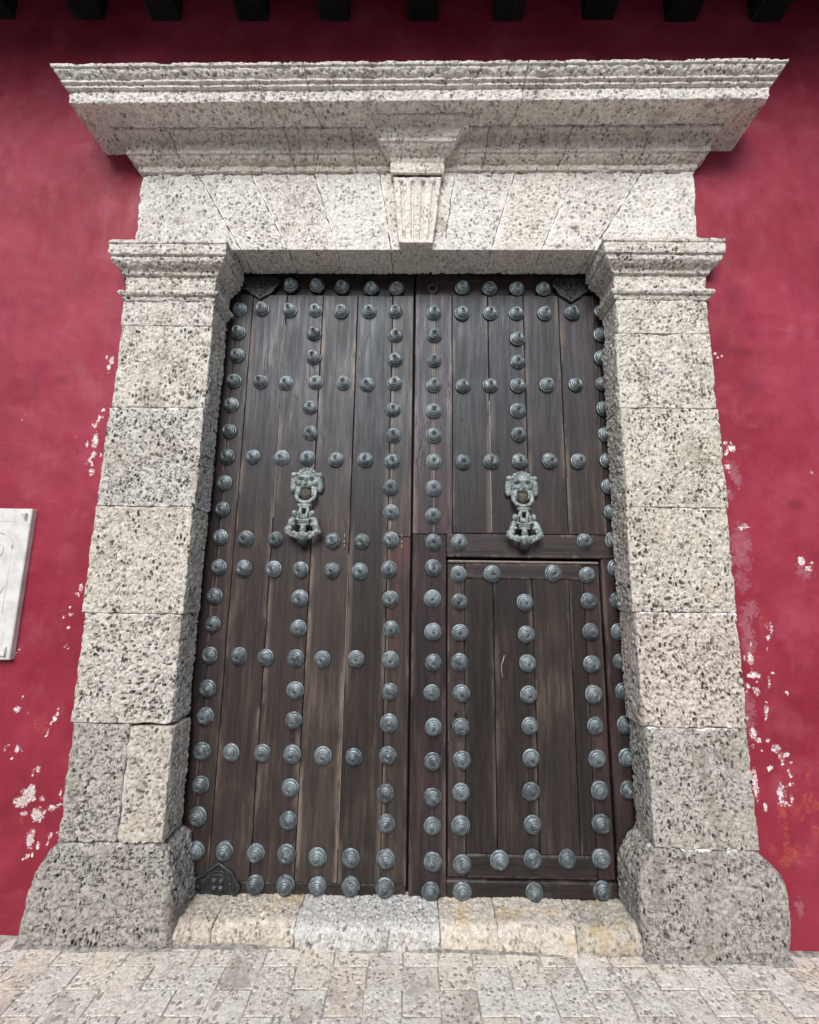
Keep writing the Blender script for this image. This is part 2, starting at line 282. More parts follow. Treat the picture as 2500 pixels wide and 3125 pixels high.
# ------------------------------------------------------------------ materials
class NT:
    def __init__(s, name):
        s.m = bpy.data.materials.new(name); s.m.use_nodes = True; s.t = s.m.node_tree; s.t.nodes.clear()
        s.out = s.n('ShaderNodeOutputMaterial'); s.b = s.n('ShaderNodeBsdfPrincipled'); s.t.links.new(s.b.outputs[0], s.out.inputs[0])
    def n(s, typ, **kw):
        x = s.t.nodes.new(typ)
        for k, v in kw.items(): setattr(x, k, v)
        return x
    def set(s, sock, v):
        if isinstance(v, bpy.types.NodeSocket): s.t.links.new(v, sock)
        elif v is not None: sock.default_value = v
    def math(s, op, a, b=None, c=None, clamp=False):
        x = s.n('ShaderNodeMath', operation=op, use_clamp=clamp)
        for i, v in enumerate((a, b, c)):
            if v is not None: s.set(x.inputs[i], v)
        return x.outputs[0]
    def vmath(s, op, a, b=None, scale=None):
        x = s.n('ShaderNodeVectorMath', operation=op); s.set(x.inputs[0], a)
        if b is not None: s.set(x.inputs[1], b)
        if scale is not None: s.set(x.inputs['Scale'], scale)
        return x.outputs[0]
    def ramp(s, v, lo, hi, a=0.0, b=1.0):
        x = s.n('ShaderNodeMapRange', interpolation_type='SMOOTHSTEP'); s.set(x.inputs[0], v)
        for i, q in zip((1, 2, 3, 4), (lo, hi, a, b)): s.set(x.inputs[i], q)
        return x.outputs[0]
    def noise(s, vec, scale, detail=2.0, rough=0.5, dist=0.0):
        x = s.n('ShaderNodeTexNoise'); s.set(x.inputs['Vector'], vec); x.inputs['Scale'].default_value = scale
        x.inputs['Detail'].default_value = detail; x.inputs['Roughness'].default_value = rough; x.inputs['Distortion'].default_value = dist
        return x.outputs[0]
    def mix(s, f, a, b, mode='MIX'):
        x = s.n('ShaderNodeMix', data_type='RGBA', blend_type=mode); s.set(x.inputs[0], f)
        for i, v in ((6, a), (7, b)):
            if not isinstance(v, bpy.types.NodeSocket): v = (v[0], v[1], v[2], 1)
            s.set(x.inputs[i], v)
        return x.outputs[2]
    def attr(s, name): return s.n('ShaderNodeAttribute', attribute_name=name).outputs['Fac']
    def pos(s, rnd=0.0, scale=(1,1,1)):
        g = s.n('ShaderNodeNewGeometry').outputs['Position']
        if rnd:
            oi = s.n('ShaderNodeObjectInfo'); k = s.math('MULTIPLY', oi.outputs['Random'], rnd)
            g = s.vmath('ADD', g, s.n('ShaderNodeCombineXYZ').outputs[0] if False else s._cmb(k))
        if scale != (1,1,1): g = s.vmath('MULTIPLY', g, scale)
        return g
    def _cmb(s, k):
        c = s.n('ShaderNodeCombineXYZ')
        for i in range(3): s.set(c.inputs[i], k)
        return c.outputs[0]
    def bump(s, h, strength=0.5, dist=0.01, nrm=None):
        x = s.n('ShaderNodeBump'); x.inputs['Strength'].default_value = strength; x.inputs['Distance'].default_value = dist
        s.set(x.inputs['Height'], h)
        if nrm is not None: s.set(x.inputs['Normal'], nrm)
        return x.outputs[0]
    def done(s, col, rough=0.8, nrm=None, spec=0.3, metal=0.0):
        s.set(s.b.inputs['Base Color'], col if isinstance(col, bpy.types.NodeSocket) else (*col, 1)); s.set(s.b.inputs['Roughness'], rough)
        s.set(s.b.inputs['Specular IOR Level'], spec); s.set(s.b.inputs['Metallic'], metal)
        if nrm is not None: s.set(s.b.inputs['Normal'], nrm)
        return s.m

def mat_stone(name, pale=(0.80, 0.765, 0.705), grey=(0.60, 0.57, 0.52), ochre=(0.54, 0.44, 0.32), speck=0.8, ochre_amt=0.3, pits_dark=(0.075, 0.07, 0.062)):
    s = NT(name); p = s.pos(19.0)
    oi = s.n('ShaderNodeObjectInfo')
    big = s.noise(p, 5.5, 4, 0.6); mid = s.noise(p, 34, 4, 0.65); grp = oi.outputs['Alpha']; fine = s.noise(p, 150, 3, 0.7)
    c = s.mix(s.ramp(mid, 0.36, 0.62), grey, pale)
    c = s.mix(s.math('MULTIPLY', s.ramp(big, 0.5, 0.72), ochre_amt), c, ochre)
    # dark spots painted to look like shaded pits, several sizes, drawn out like coral
    st = s.vmath('MULTIPLY', p, (1.0, 1.0, 0.62))
    v = s.n('ShaderNodeTexVoronoi', feature='F1'); s.set(v.inputs['Vector'], s.vmath('ADD', st, s.vmath('SCALE', s.n('ShaderNodeTexNoise').outputs[1], scale=0.0))); v.inputs['Scale'].default_value = 45; v.inputs['Randomness'].default_value = 1
    g1 = s.ramp(s.math('ADD', v.outputs['Distance'], s.math('MULTIPLY', fine, 0.2)), 0.37, 0.45, 1.0, 0.0)
    patch = s.ramp(s.noise(p, 14, 3, 0.6), 0.40, 0.62, 0.1, 1.0)
    c = s.mix(s.math('MULTIPLY', s.math('MULTIPLY', s.math('MULTIPLY', g1, patch), grp), speck*1.1, clamp=True), c, tuple(v*0.6 for v in pits_dark))
    c = s.mix(s.math('MULTIPLY', s.math('MULTIPLY', s.ramp(s.noise(st, 88, 4, 0.75, 0.9), 0.505, 0.565), s.ramp(s.noise(p, 7, 3, 0.6), 0.36, 0.6, 0.45, 1.0)), s.math('MULTIPLY', grp, speck*0.82), clamp=True), c, pits_dark)
    c = s.mix(s.math('MULTIPLY', s.ramp(fine, 0.42, 0.30), 0.45), c, (0.78, 0.75, 0.70))
    stn = s.ramp(s.noise(s.vmath('MULTIPLY', p, (1.6, 1.6, 0.7)), 3.2, 5, 0.68, 0.5), 0.52, 0.70)
    c = s.mix(s.math('MULTIPLY', stn, 0.5), c, (0.27, 0.235, 0.19))
    c = s.mix(1.0, c, oi.outputs['Color'], 'MULTIPLY')
    lime = s.ramp(s.math('ADD', s.attr('lime'), s.math('MULTIPLY', s.math('MINIMUM', s.math('MULTIPLY', s.attr('lime'), 6.0), 1.0), s.math('MULTIPLY', s.math('SUBTRACT', s.noise(p, 16, 4, 0.7), 0.52), 2.4))), 0.42, 0.58)
    c = s.mix(lime, c, (0.80, 0.79, 0.76))
    h = s.math('ADD', s.math('MULTIPLY', fine, 0.6), s.math('MULTIPLY', s.noise(p, 330, 2, 0.6), 0.35))
    return s.done(c, 0.93, s.bump(h, 0.9, 0.006), 0.15)

M = {}
M['stone'] = mat_stone('coral_stone')
M['stone_clean'] = mat_stone('coral_stone_cream', pale=(0.84, 0.805, 0.75), grey=(0.68, 0.645, 0.59), ochre=(0.64, 0.55, 0.43), speck=0.6, ochre_amt=0.22)
M['stone_yellow'] = mat_stone('coral_stone_yellow', pale=(0.72, 0.65, 0.54), grey=(0.56, 0.49, 0.40), ochre=(0.62, 0.45, 0.22), speck=0.6, ochre_amt=0.85)
M['tile'] = mat_stone('pavement_stone', pale=(0.86, 0.81, 0.735), grey=(0.76, 0.71, 0.635), ochre=(0.74, 0.63, 0.49), speck=0.65, ochre_amt=0.5, pits_dark=(0.14, 0.12, 0.10))

def mat_wall():
    s = NT('crimson_plaster'); p = s.pos()
    n1 = s.noise(p, 1.6, 4, 0.6); n2 = s.noise(s.pos(0, (1, 1, 0.35)), 9, 4, 0.65); n3 = s.noise(p, 60, 3, 0.6)
    c = s.mix(s.ramp(n1, 0.34, 0.66), (0.218, 0.0175, 0.033), (0.285, 0.0310, 0.055))
    nm = s.noise(p, 4.5, 5, 0.62, 0.3); c = s.mix(s.math('MULTIPLY', s.ramp(nm, 0.50, 0.72), 0.5), c, (0.345, 0.066, 0.098)); c = s.mix(s.math('MULTIPLY', s.ramp(nm, 0.46, 0.30), 0.4), c, (0.16, 0.0135, 0.029))
    c = s.mix(s.math('MULTIPLY', s.ramp(n2, 0.52, 0.74), 0.25), c, (0.30, 0.055, 0.09))
    c = s.mix(s.math('MULTIPLY', s.ramp(n2, 0.45, 0.28), 0.3), c, (0.17, 0.016, 0.034))
    low = s.ramp(s.n('ShaderNodeSeparateXYZ').outputs[2], 0, 1)
    edge = s.math('ADD', s.math('MULTIPLY', s.math('SUBTRACT', s.noise(p, 75, 3, 0.65), 0.5), 2.3), s.math('MULTIPLY', s.math('SUBTRACT', s.noise(p, 22, 3, 0.6), 0.5), 1.6))
    def mask(name, lo=0.48, hi=0.56): return s.ramp(s.math('ADD', s.attr(name), s.math('MULTIPLY', edge, s.math('MINIMUM', s.math('MULTIPLY', s.attr(name), 3.0), 1.0))), lo, hi)
    dk = s.ramp(s.math('ADD', s.attr('dark'), s.math('MULTIPLY', edge, 0.2)), 0.2, 1.0, 0.0, 0.55)
    c = s.mix(dk, c, (0.15, 0.014, 0.026))
    mo = mask('orange', 0.45, 0.7); c = s.mix(s.math('MULTIPLY', mo, s.ramp(s.noise(p, 34, 4, 0.7), 0.38, 0.66, 0.1, 0.75)), c, (0.40, 0.085, 0.052))
    mp = mask('pink', 0.42, 0.56); c = s.mix(s.math('MULTIPLY', mp, s.ramp(s.noise(p, 30, 4, 0.7), 0.35, 0.65, 0.25, 0.85)), c, (0.33, 0.115, 0.145))
    halo = s.ramp(s.math('ADD', s.attr('white'), s.math('MULTIPLY', edge, 0.35)), 0.30, 0.55, 0.0, 0.45); c = s.mix(halo, c, (0.36, 0.13, 0.16))
    fl = s.math('MULTIPLY', s.math('SUBTRACT', s.noise(p, 130, 3, 0.6), 0.5), 1.8)
    wf = s.math('ADD', s.math('SUBTRACT', s.attr('white'), 0.06), s.math('MULTIPLY', s.math('ADD', edge, fl), s.math('MINIMUM', s.math('MULTIPLY', s.attr('white'), 2.0), 1.0)))
    mw = s.ramp(wf, 0.48, 0.55); c = s.mix(mw, c, s.mix(s.ramp(s.noise(p, 45, 3, 0.6), 0.4, 0.62), (0.50, 0.40, 0.38), (0.74, 0.70, 0.69)))
    scr = s.ramp(s.noise(s.pos(0, (2.2, 1, 15.0)), 2.6, 4, 0.6, 1.6), 0.655, 0.70); c = s.mix(s.math('MULTIPLY', scr, 0.16), c, (0.40, 0.14, 0.18))
    scv = s.ramp(s.noise(s.pos(0, (14.0, 1, 1.2)), 2.2, 4, 0.6, 0.8), 0.66, 0.72); c = s.mix(s.math('MULTIPLY', scv, 0.18), c, (0.15, 0.014, 0.03))
    h = s.math('ADD', s.math('MULTIPLY', n2, 1.2), s.math('MULTIPLY', n3, 0.22))
    h = s.math('SUBTRACT', h, s.math('MULTIPLY', s.math('MAXIMUM', mw, mp), 1.6))
    # trowel scratches
    sc = s.noise(s.pos(0, (3.0, 1, 16.0)), 3.0, 3, 0.6, 1.2); h = s.math('ADD', h, s.math('MULTIPLY', s.ramp(sc, 0.62, 0.7), 0.25))
    rough = s.ramp(n2, 0.3, 0.7, 0.42, 0.6)
    return s.done(c, rough, s.bump(h, 0.34, 0.008), 0.2)
M['wall'] = mat_wall()

def mat_wood(name, dark=(0.0185, 0.0136, 0.0134), mid=(0.036, 0.0262, 0.0250), pale=(0.098, 0.078, 0.069), red=0.0, rough=0.36, spec=0.31, horiz=False):
    s = NT(name); sc = (1.0, 1.0, 16.0) if horiz else (16.0, 16.0, 1.0)
    if horiz: sc = (1.0, 16.0, 16.0)
    p = s.pos(31.0); ps = s.vmath('MULTIPLY', p, sc)
    g1 = s.noise(ps, 2.6, 5, 0.62, 0.25); g2 = s.noise(ps, 9.0, 3, 0.6, 0.1); blot = s.noise(s.vmath('MULTIPLY', p, (2.2, 1, 0.9)), 2.4, 5, 0.62, 0.4)
    c = s.mix(s.ramp(g1, 0.32, 0.68), dark, mid)
    c = s.mix(s.math('MULTIPLY', s.ramp(blot, 0.46, 0.72), s.ramp(g1, 0.36, 0.70, 0.25, 0.6)), c, pale)
    c = s.mix(s.math('MULTIPLY', s.ramp(g2, 0.53, 0.66), 0.3), c, dark)
    # worn arrises
    gx = s.n('ShaderNodeSeparateXYZ'); s.set(gx.inputs[0], s.n('ShaderNodeTexCoord').outputs['Generated'])
    e = gx.outputs[2 if horiz else 0]; e = s.math('ABSOLUTE', s.math('SUBTRACT', e, 0.5))
    worn = s.math('MULTIPLY', s.ramp(e, 0.33, 0.49), s.ramp(s.noise(s.vmath('MULTIPLY', p, (6, 1, 1.1)), 2.0, 4, 0.7), 0.46, 0.62))
    c = s.mix(s.math('MULTIPLY', worn, 0.85), c, tuple(v*1.25 for v in pale))
    if red:
        zz = s.n('ShaderNodeSeparateXYZ'); s.set(zz.inputs[0], s.n('ShaderNodeNewGeometry').outputs['Position'])
        red = red if red < 0.4 else s.math('MULTIPLY', s.ramp(zz.outputs[2], 0.85, 1.5), red*1.3)
        c = s.mix(s.math('MULTIPLY', s.ramp(s.noise(s.vmath('MULTIPLY', p, (7, 1, 1.6)), 1.9, 5, 0.7), 0.44, 0.62), red), c, (0.16, 0.052, 0.048))
    g3 = s.noise(s.vmath('MULTIPLY', p, (70, 70, 1.6) if not horiz else (1.6, 70, 70)), 3.0, 3, 0.6, 0.3)
    c = s.mix(s.math('MULTIPLY', s.ramp(g3, 0.56, 0.66), 0.45), c, dark); c = s.mix(s.math('MULTIPLY', s.ramp(g3, 0.44, 0.34), 0.15), c, pale)
    crk = s.math('MULTIPLY', s.ramp(s.math('ABSOLUTE', s.math('SUBTRACT', g1, 0.5)), 0.012, 0.0, 0.0, 1.0), s.ramp(blot, 0.52, 0.66)); c = s.mix(s.math('MULTIPLY', crk, 0.8), c, (0.008, 0.006, 0.006))
    h = s.math('ADD', s.math('MULTIPLY', g1, 0.7), s.math('ADD', s.math('MULTIPLY', g2, 0.5), s.math('SUBTRACT', s.math('MULTIPLY', g3, 0.3), crk)))
    oi = s.n('ShaderNodeObjectInfo'); kk = s.ramp(oi.outputs['Random'], 0.0, 1.0, 0.78, 1.30); cb = s.n('ShaderNodeCombineXYZ')
    for i in range(3): s.set(cb.inputs[i], kk)
    c = s.mix(1.0, c, cb.outputs[0], 'MULTIPLY')
    r = s.ramp(s.math('ADD', s.math('MULTIPLY', g1, 0.5), s.math('MULTIPLY', blot, 0.5)), 0.35, 0.65, rough+0.16, rough-0.04)
    s.b.inputs['Specular Tint'].default_value = (0.72, 0.86, 1.0, 1)  # sky's blue put into the sheen colour of the wood
    return s.done(c, r, s.bump(h, 0.4, 0.004), spec)
M['wood'] = mat_wood('old_door_wood', dark=(0.021, 0.0150, 0.0130), mid=(0.041, 0.0300, 0.0250), pale=(0.105, 0.081, 0.066))
M['wood_pale'] = mat_wood('worn_door_wood', dark=(0.026, 0.0192, 0.0162), mid=(0.051, 0.0385, 0.0315), pale=(0.14, 0.108, 0.086))
M['wood_red'] = mat_wood('red_stained_door_wood', dark=(0.020, 0.0140, 0.0135), mid=(0.043, 0.030, 0.0285), pale=(0.115, 0.085, 0.078), red=0.10)
M['wood_redworn'] = mat_wood('worn_red_painted_wood', dark=(0.030, 0.022, 0.018), mid=(0.062, 0.048, 0.039), pale=(0.165, 0.13, 0.105), red=0.42)
M['wood_rail'] = mat_wood('dark_rail_wood', dark=(0.018, 0.0135, 0.0122), mid=(0.040, 0.030, 0.026), pale=(0.11, 0.088, 0.074), horiz=True, red=0.05)
M['rafter'] = mat_wood('rafter_wood', dark=(0.006, 0.005, 0.005), mid=(0.011, 0.010, 0.010), pale=(0.018, 0.016, 0.015), rough=0.7, spec=0.2)

def mat_bronze(name, metal=0.35, rbase=0.52, a=(0.075, 0.092, 0.100), b=(0.265, 0.315, 0.332), rust=(0.15, 0.14, 0.115), rnd=0.6, bright=0.5, rings=0.0):
    s = NT(name); p = s.pos(13.0); oi = s.n('ShaderNodeObjectInfo')
    n = s.noise(p, 42, 3, 0.55); n2 = s.noise(p, 18, 3, 0.6)
    k = s.math('ADD', s.ramp(n, 0.3, 0.72), s.math('MULTIPLY', s.math('SUBTRACT', oi.outputs['Random'], bright), rnd), clamp=True)
    c = s.mix(k, a, b); c = s.mix(s.ramp(n2, 0.56, 0.72, 0, 0.6), c, rust)
    if rings:   # dark patina rings painted between the turned steps, deepening the groove shade
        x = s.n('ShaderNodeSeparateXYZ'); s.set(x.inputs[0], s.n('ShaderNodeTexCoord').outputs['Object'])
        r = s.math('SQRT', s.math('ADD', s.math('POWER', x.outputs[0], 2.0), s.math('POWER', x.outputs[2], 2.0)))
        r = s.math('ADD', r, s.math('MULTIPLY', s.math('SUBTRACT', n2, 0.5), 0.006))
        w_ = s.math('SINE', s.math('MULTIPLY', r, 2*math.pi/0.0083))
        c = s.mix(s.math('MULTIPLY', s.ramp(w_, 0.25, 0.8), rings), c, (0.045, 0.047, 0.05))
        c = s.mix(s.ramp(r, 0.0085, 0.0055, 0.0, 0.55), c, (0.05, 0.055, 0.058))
    return s.done(c, s.ramp(n, 0.3, 0.7, rbase, rbase-0.18), s.bump(s.math('ADD', n, s.noise(p, 240, 2, 0.5)), 0.35, 0.003), 0.5, metal)
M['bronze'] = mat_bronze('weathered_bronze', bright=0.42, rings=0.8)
M['knocker'] = mat_bronze('pale_patina_bronze', a=(0.105, 0.125, 0.122), b=(0.34, 0.395, 0.385), rust=(0.24, 0.23, 0.19), rnd=0.0, metal=0.1, rbase=0.68)
M['jaw'] = mat_bronze('brown_bronze', a=(0.022, 0.020, 0.016), b=(0.075, 0.066, 0.05), rust=(0.05, 0.04, 0.026), rnd=0.0)
M['plate'] = mat_bronze('dark_bronze', a=(0.022, 0.024, 0.025), b=(0.052, 0.058, 0.058), rust=(0.05, 0.045, 0.04), rnd=0.0)
def plain(name, col, rough=0.6, metal=0.0, var=0.25, sc=30):
    s = NT(name); p = s.pos(5.0); n = s.noise(p, sc, 4, 0.6)
    return s.done(s.mix(s.ramp(n, 0.3, 0.7), tuple(v*(1-var) for v in col), tuple(min(1, v*(1+var)) for v in col)), rough, s.bump(n, 0.3, 0.004), 0.4, metal)
M['iron'] = plain('dull_iron', (0.10, 0.085, 0.075), 0.5, 0.6)
M['steel'] = plain('pale_worn_metal', (0.24, 0.205, 0.18), 0.5, 0.4)
M['gap'] = plain('dark_backing', (0.012, 0.010, 0.009), 0.9)
M['hole'] = plain('keyhole_dark', (0.006, 0.005, 0.005), 0.9)
M['paleseam'] = plain('pale_lit_edge_wood', (0.21, 0.172, 0.145), 0.7)  # pale colour stands in for light caught on worn plank edges
M['marble'] = plain('white_marble', (0.60, 0.59, 0.565), 0.5, 0, 0.14, 14)
M['mortar'] = plain('grey_mortar', (0.24, 0.222, 0.20), 0.95, 0, 0.5, 45)
M['joint'] = plain('tile_joint', (0.36, 0.325, 0.28), 0.95, 0, 0.3, 60)
M['ground'] = plain('street_stone', (0.55, 0.51, 0.455), 0.9, 0, 0.2, 3)
M['clip'] = plain('aluminium_clip', (0.62, 0.60, 0.57), 0.5, 0.15)
M['opposite'] = plain('sky_block_plaster', (0.28, 0.235, 0.18), 0.8, 0, 0.1, 1)
M['jaw_dark'] = plain('dark_jaw_bronze', (0.075, 0.066, 0.05), 0.7, 0.0, 0.5, 60)
# ------------------------------------------------------------------ the setting: ground and pavement
YW = 0.52            # face of the crimson wall
m = MB(); m.add([(-150, -200, -0.03), (150, -200, -0.03), (150, 150, -0.03), (-150, 150, -0.03)], [(0, 1, 2, 3)])
tag(m.obj('ground', M['ground'], smooth=False), kind='structure')
pav = empty('pavement'); tag(pav, kind='structure')
m = MB(); m.box(-7, 7, -3.2, 0.75, -0.03, -0.0030, 0.001); m.obj('bedding', M['joint'], pav, smooth=False)
ROT = 0.0245; TW, TL = 0.1515, 0.237
def tile_mesh(seed):
    dim = np.array([TW-0.0025, TL-0.0025, 0.026]); n = (30, 46)
    def ln(L, k): q = np.linspace(0.0012, L-0.0012, k-1)/L; return np.concatenate([[0], q, [1]])
    x, y = np.meshgrid(ln(dim[0], n[0]), ln(dim[1], n[1]), indexing='ij')
    e = np.minimum(np.minimum(x, 1-x)*dim[0], np.minimum(y, 1-y)*dim[1])
    P = np.stack([(x-.5)*dim[0], (y-.5)*dim[1], - np.where(e < 1e-6, 0.0026, 0)], -1)
    V = P.reshape(-1, 3); Q = []
    i = np.arange(len(V)).reshape(n[0]+1, n[1]+1)
    Q = np.stack([i[:-1, :-1], i[1:, :-1], i[1:, 1:], i[:-1, 1:]], -1).reshape(-1, 4)
    N = np.tile([0, 0, 1.0], (len(V), 1))
    W = weather(V, N, seed, 0.35, 0.40, None, 0.9)
    W[:, 2] = np.minimum(W[:, 2], 0.001)
    me = mesh_np('tile', W, Q); ring = np.zeros((n[0], n[1]), bool); ring[[0, -1], :] = True; ring[:, [0, -1]] = True; me.polygons.foreach_set('use_smooth', ~ring.ravel()); fattr(me, 'lime', np.zeros(len(W))); me.materials.append(M['tile']); return me
tms = [tile_mesh(900+k) for k in range(12)]
rng = random.Random(5); cr, sr = math.cos(ROT), math.sin(ROT)
for k in range(-19, 19):
    for j in range(-4, 2):
        u = -0.022 + TW*(k+0.5); v = (0.405 if k % 2 == 0 else 0.288) + TL*(j-0.5)
        X, Y = u*cr - v*sr*0, v + u*ROT
        if Y - TL/2 > 0.60 or Y < -0.75: continue
        o = put('tile', tms[rng.randrange(12)], None, pav, (X, Y, rng.uniform(-0.0012, 0.0012)))
        o.rotation_euler = (rng.uniform(-.003, .003), rng.uniform(-.003, .003), ROT + (math.pi if rng.random() < .5 else 0))
        t = rng.choice([(1, 1, 1), (1.0, 0.99, 0.96), (0.94, 0.935, 0.92), (1.0, 0.97, 0.92), (0.98, 0.92, 0.87), (0.98, 0.98, 0.975), (1.0, 1.0, 0.98), (0.96, 0.945, 0.91)]); o.color = (*t, 1)

# ------------------------------------------------------------------ crimson wall
def bumps(tab, X, Z):
    r = np.zeros(X.shape)
    for cx, cz, rx, rz in tab: r = np.maximum(r, np.exp(-0.69*(((X-cx)/rx)**2 + ((Z-cz)/rz)**2)))
    return r
def dense(segs):
    out = []
    for a, b, st in segs: out += list(np.arange(a, b - 1e-6, st))
    return np.array(out + [segs[-1][1]])
xs = dense([(-7, -2.75, 0.25), (-2.75, -1.55, 0.009), (-1.55, 1.52, 0.06), (1.52, 2.7, 0.009), (2.7, 7, 0.25)])
zs = dense([(-0.02, 3.5, 0.009), (3.5, 5.6, 0.02), (5.6, 7.0, 0.2)])
X, Z = np.meshgrid(xs, zs, indexing='ij'); V = np.stack([X, np.full(X.shape, YW), Z], -1).reshape(-1, 3)
i = np.arange(X.size).reshape(X.shape)
Q = np.stack([i[:-1, :-1], i[1:, :-1], i[1:, 1:], i[:-1, 1:]], -1)
xc = (X[:-1, :-1]+X[1:, 1:])/2; zc = (Z[:-1, :-1]+Z[1:, 1:])/2
Q = Q[~((np.abs(xc) < 1.30) & (zc < 3.75))].reshape(-1, 4)
V[:, 1] += 0.007*fbm(V/0.45, 3, 2) + 0.0034*fbm(V/0.11, 8, 2)
Wm = MB(); wm = mesh_np('house_wall', V, Q)
r7 = random.Random(11); SAT = []
for cx, cz, rx, rz in WHITE:
    for k in range(2):
        an = r7.uniform(0, 6.28); dd = r7.uniform(1.5, 3.4); f = r7.uniform(0.25, 0.5); SAT.append((cx+math.cos(an)*rx*dd, cz+math.sin(an)*rz*dd*1.2, max(0.006, rx*f), max(0.006, rz*f)))
for nm, tab in (('white', WHITE+SAT), ('pink', PINK), ('orange', ORANGE), ('dark', DARK)): fattr(wm, nm, bumps(tab, V[:, 0], V[:, 2]))
wall = put('house_wall', wm, M['wall'])
tag(wall, 'crimson painted plaster wall with white peeling spots on both sides of stone doorway', 'wall')
m = MB(); m.box(-7, 7, 0.80, 1.0, -0.02, 7.0); m.box(-7, -6.9, YW+0.01, 0.8, -0.02, 7.0); m.box(6.9, 7, YW+0.01, 0.8, -0.02, 7.0)
m.obj('wall_core', M['gap'], wall, smooth=False)

# added house row behind the camera, unseen, sized to block the low sky
m = MB(); m.box(-60, 60, -19.5, -15.6, -0.03, 7.4, 0.01); m.box(-60, 60, -19.5, -14.9, 7.42, 7.8, 0.01)
tag(m.obj('sky_block_houses', M['opposite'], smooth=False), kind='structure')
# ------------------------------------------------------------------ roof eave
ev = empty('roof_eave', loc=(0, YW, 5.25)); tag(ev, 'dark timber roof eave with black rafters at the top edge of the wall', 'roof')
rm = MB(); rm.box(-0.098, 0.098, -1.28, 0.1, 0.0, 0.26, 0.008); rme = rm.mesh('rafter', False); rme.materials.append(M['rafter'])
for x in (-3.3, -2.75, -2.157, -1.657, -1.087, -0.555, 0.017, 0.572, 1.150, 1.683, 2.232, 2.78, 3.35):
    put('rafter', rme, None, ev, (x, 0, 0.002*x))
for k in range(7):
    m = MB(); m.box(-7, 7, -1.39+k*0.22, -1.39+k*0.22+0.215, 0.262, 0.29, 0.003); m.obj('roof_board', M['rafter'], ev, smooth=False)

# ------------------------------------------------------------------ stone doorway
door_way = empty('stone_doorway', loc=(0, 0.475, 0)); tag(door_way, 'pitted coral stone doorway surround with pilasters, lintel and moulded cornice', 'doorway')
ORG = empty('tmp'); bpy.data.objects.remove(ORG)
def sub(name, parent=door_way):           # a part that groups stones; keeps world coordinates
    e = empty(name, parent); e.location = (0, -0.475, 0); return e
S = M['stone']; SC = M['stone_clean']
YP, YB = 0.475, 0.655
G = lambda v: (v, v, v*0.995)
pl = sub('pilaster'); pr_ = sub('pilaster')
LP = [ # x outer, x inner, z0, z1, tone, lime, pit
 (-1.665, -1.146, 3.048, 3.215, (0.90, 0.89, 0.87), 0.25, 1.0), (-1.657, -1.144, 2.563, 3.048, (0.89, 0.88, 0.85, 1.1), 0.25, 1.2),
 (-1.669, -1.147, 2.016, 2.563, (0.82, 0.82, 0.82, 1.3), 0.55, 1.0), (-1.672, -1.155, 1.466, 2.016, (0.87, 0.845, 0.80, 1.15), 0.3, 1.3),
 (-1.656, -1.160, 0.945, 1.466, (0.86, 0.845, 0.82, 1.2), 0.5, 1.4)]
for a in LP: stone_block('stone_block', a[0], a[1], YP, YB, a[2], a[3], S, pl, lime=a[5], tone=a[4], pit=a[6])
stone_block('stone_block', -1.646, -1.366, YP+0.004, YB, 0.42, 0.945, S, pl, tone=(0.68, 0.67, 0.66, 1.2), amp=1.2, pit=1.2, big=0.7)
stone_block('stone_block', -1.366, -1.149, YP, YB, 0.42, 0.935, S, pl, tone=(0.81, 0.785, 0.745, 1.0), pit=1.2)
RP = [(1.124, 1.636, 3.027, 3.25, (0.90, 0.885, 0.86), 0.2, 1.05), (1.106, 1.633, 2.589, 3.027, (0.89, 0.875, 0.85), 0.35, 1.0),
 (1.108, 1.635, 2.044, 2.589, (0.87, 0.86, 0.81, 1.25), 0.35, 1.35), (1.102, 1.625, 1.511, 2.044, (0.86, 0.835, 0.79, 1.25), 0.5, 1.35),
 (1.113, 1.620, 0.969, 1.511, (0.86, 0.80, 0.775, 1.2), 0.55, 1.3), (1.130, 1.613, 0.44, 0.969, (0.69, 0.675, 0.655, 1.2), 0.45, 1.3)]
for a in RP: stone_block('stone_block', a[0], a[1], YP, YB, a[2], a[3], S, pr_, lime=a[5], tone=a[4], pit=a[6])
def base_warp(zt, zo, xo, zi, xi, x0, x1, outer_left):
    def wfn(V, U):
        z = V[:, 2]; o_ = np.interp(z, zo[::-1], xo[::-1]); i_ = np.interp(z, zi[::-1], xi[::-1])
        a, b = (o_, i_) if outer_left else (i_, o_)
        t = (V[:, 0]-x0)/(x1-x0); W = V.copy(); W[:, 0] = a + (b-a)*t
        W[:, 1] -= 0.022*np.clip(np.sin(np.clip((zt-z)/zt, 0, 1)*math.pi*0.75), 0, 1)*np.clip(1-(V[:, 1]-0.475)/0.15, 0, 1)
        return W
    return wfn
stone_block('plinth', -1.70, -1.10, YP, YB+0.03, -0.012, 0.415, S, pl, r=0.030, tone=(0.58, 0.57, 0.56, 1.2), amp=1.4, pit=1.4, lime=0.35,
    warp=base_warp(0.415, [0.415, 0.362, 0.281, 0.189, 0.092, -0.012], [-1.655, -1.697, -1.737, -1.753, -1.763, -1.774], [0.415, 0.38, 0.327, 0.257, 0.13, -0.012], [-1.15, -1.116, -1.100, -1.085, -1.070, -1.058], -1.70, -1.10, True))
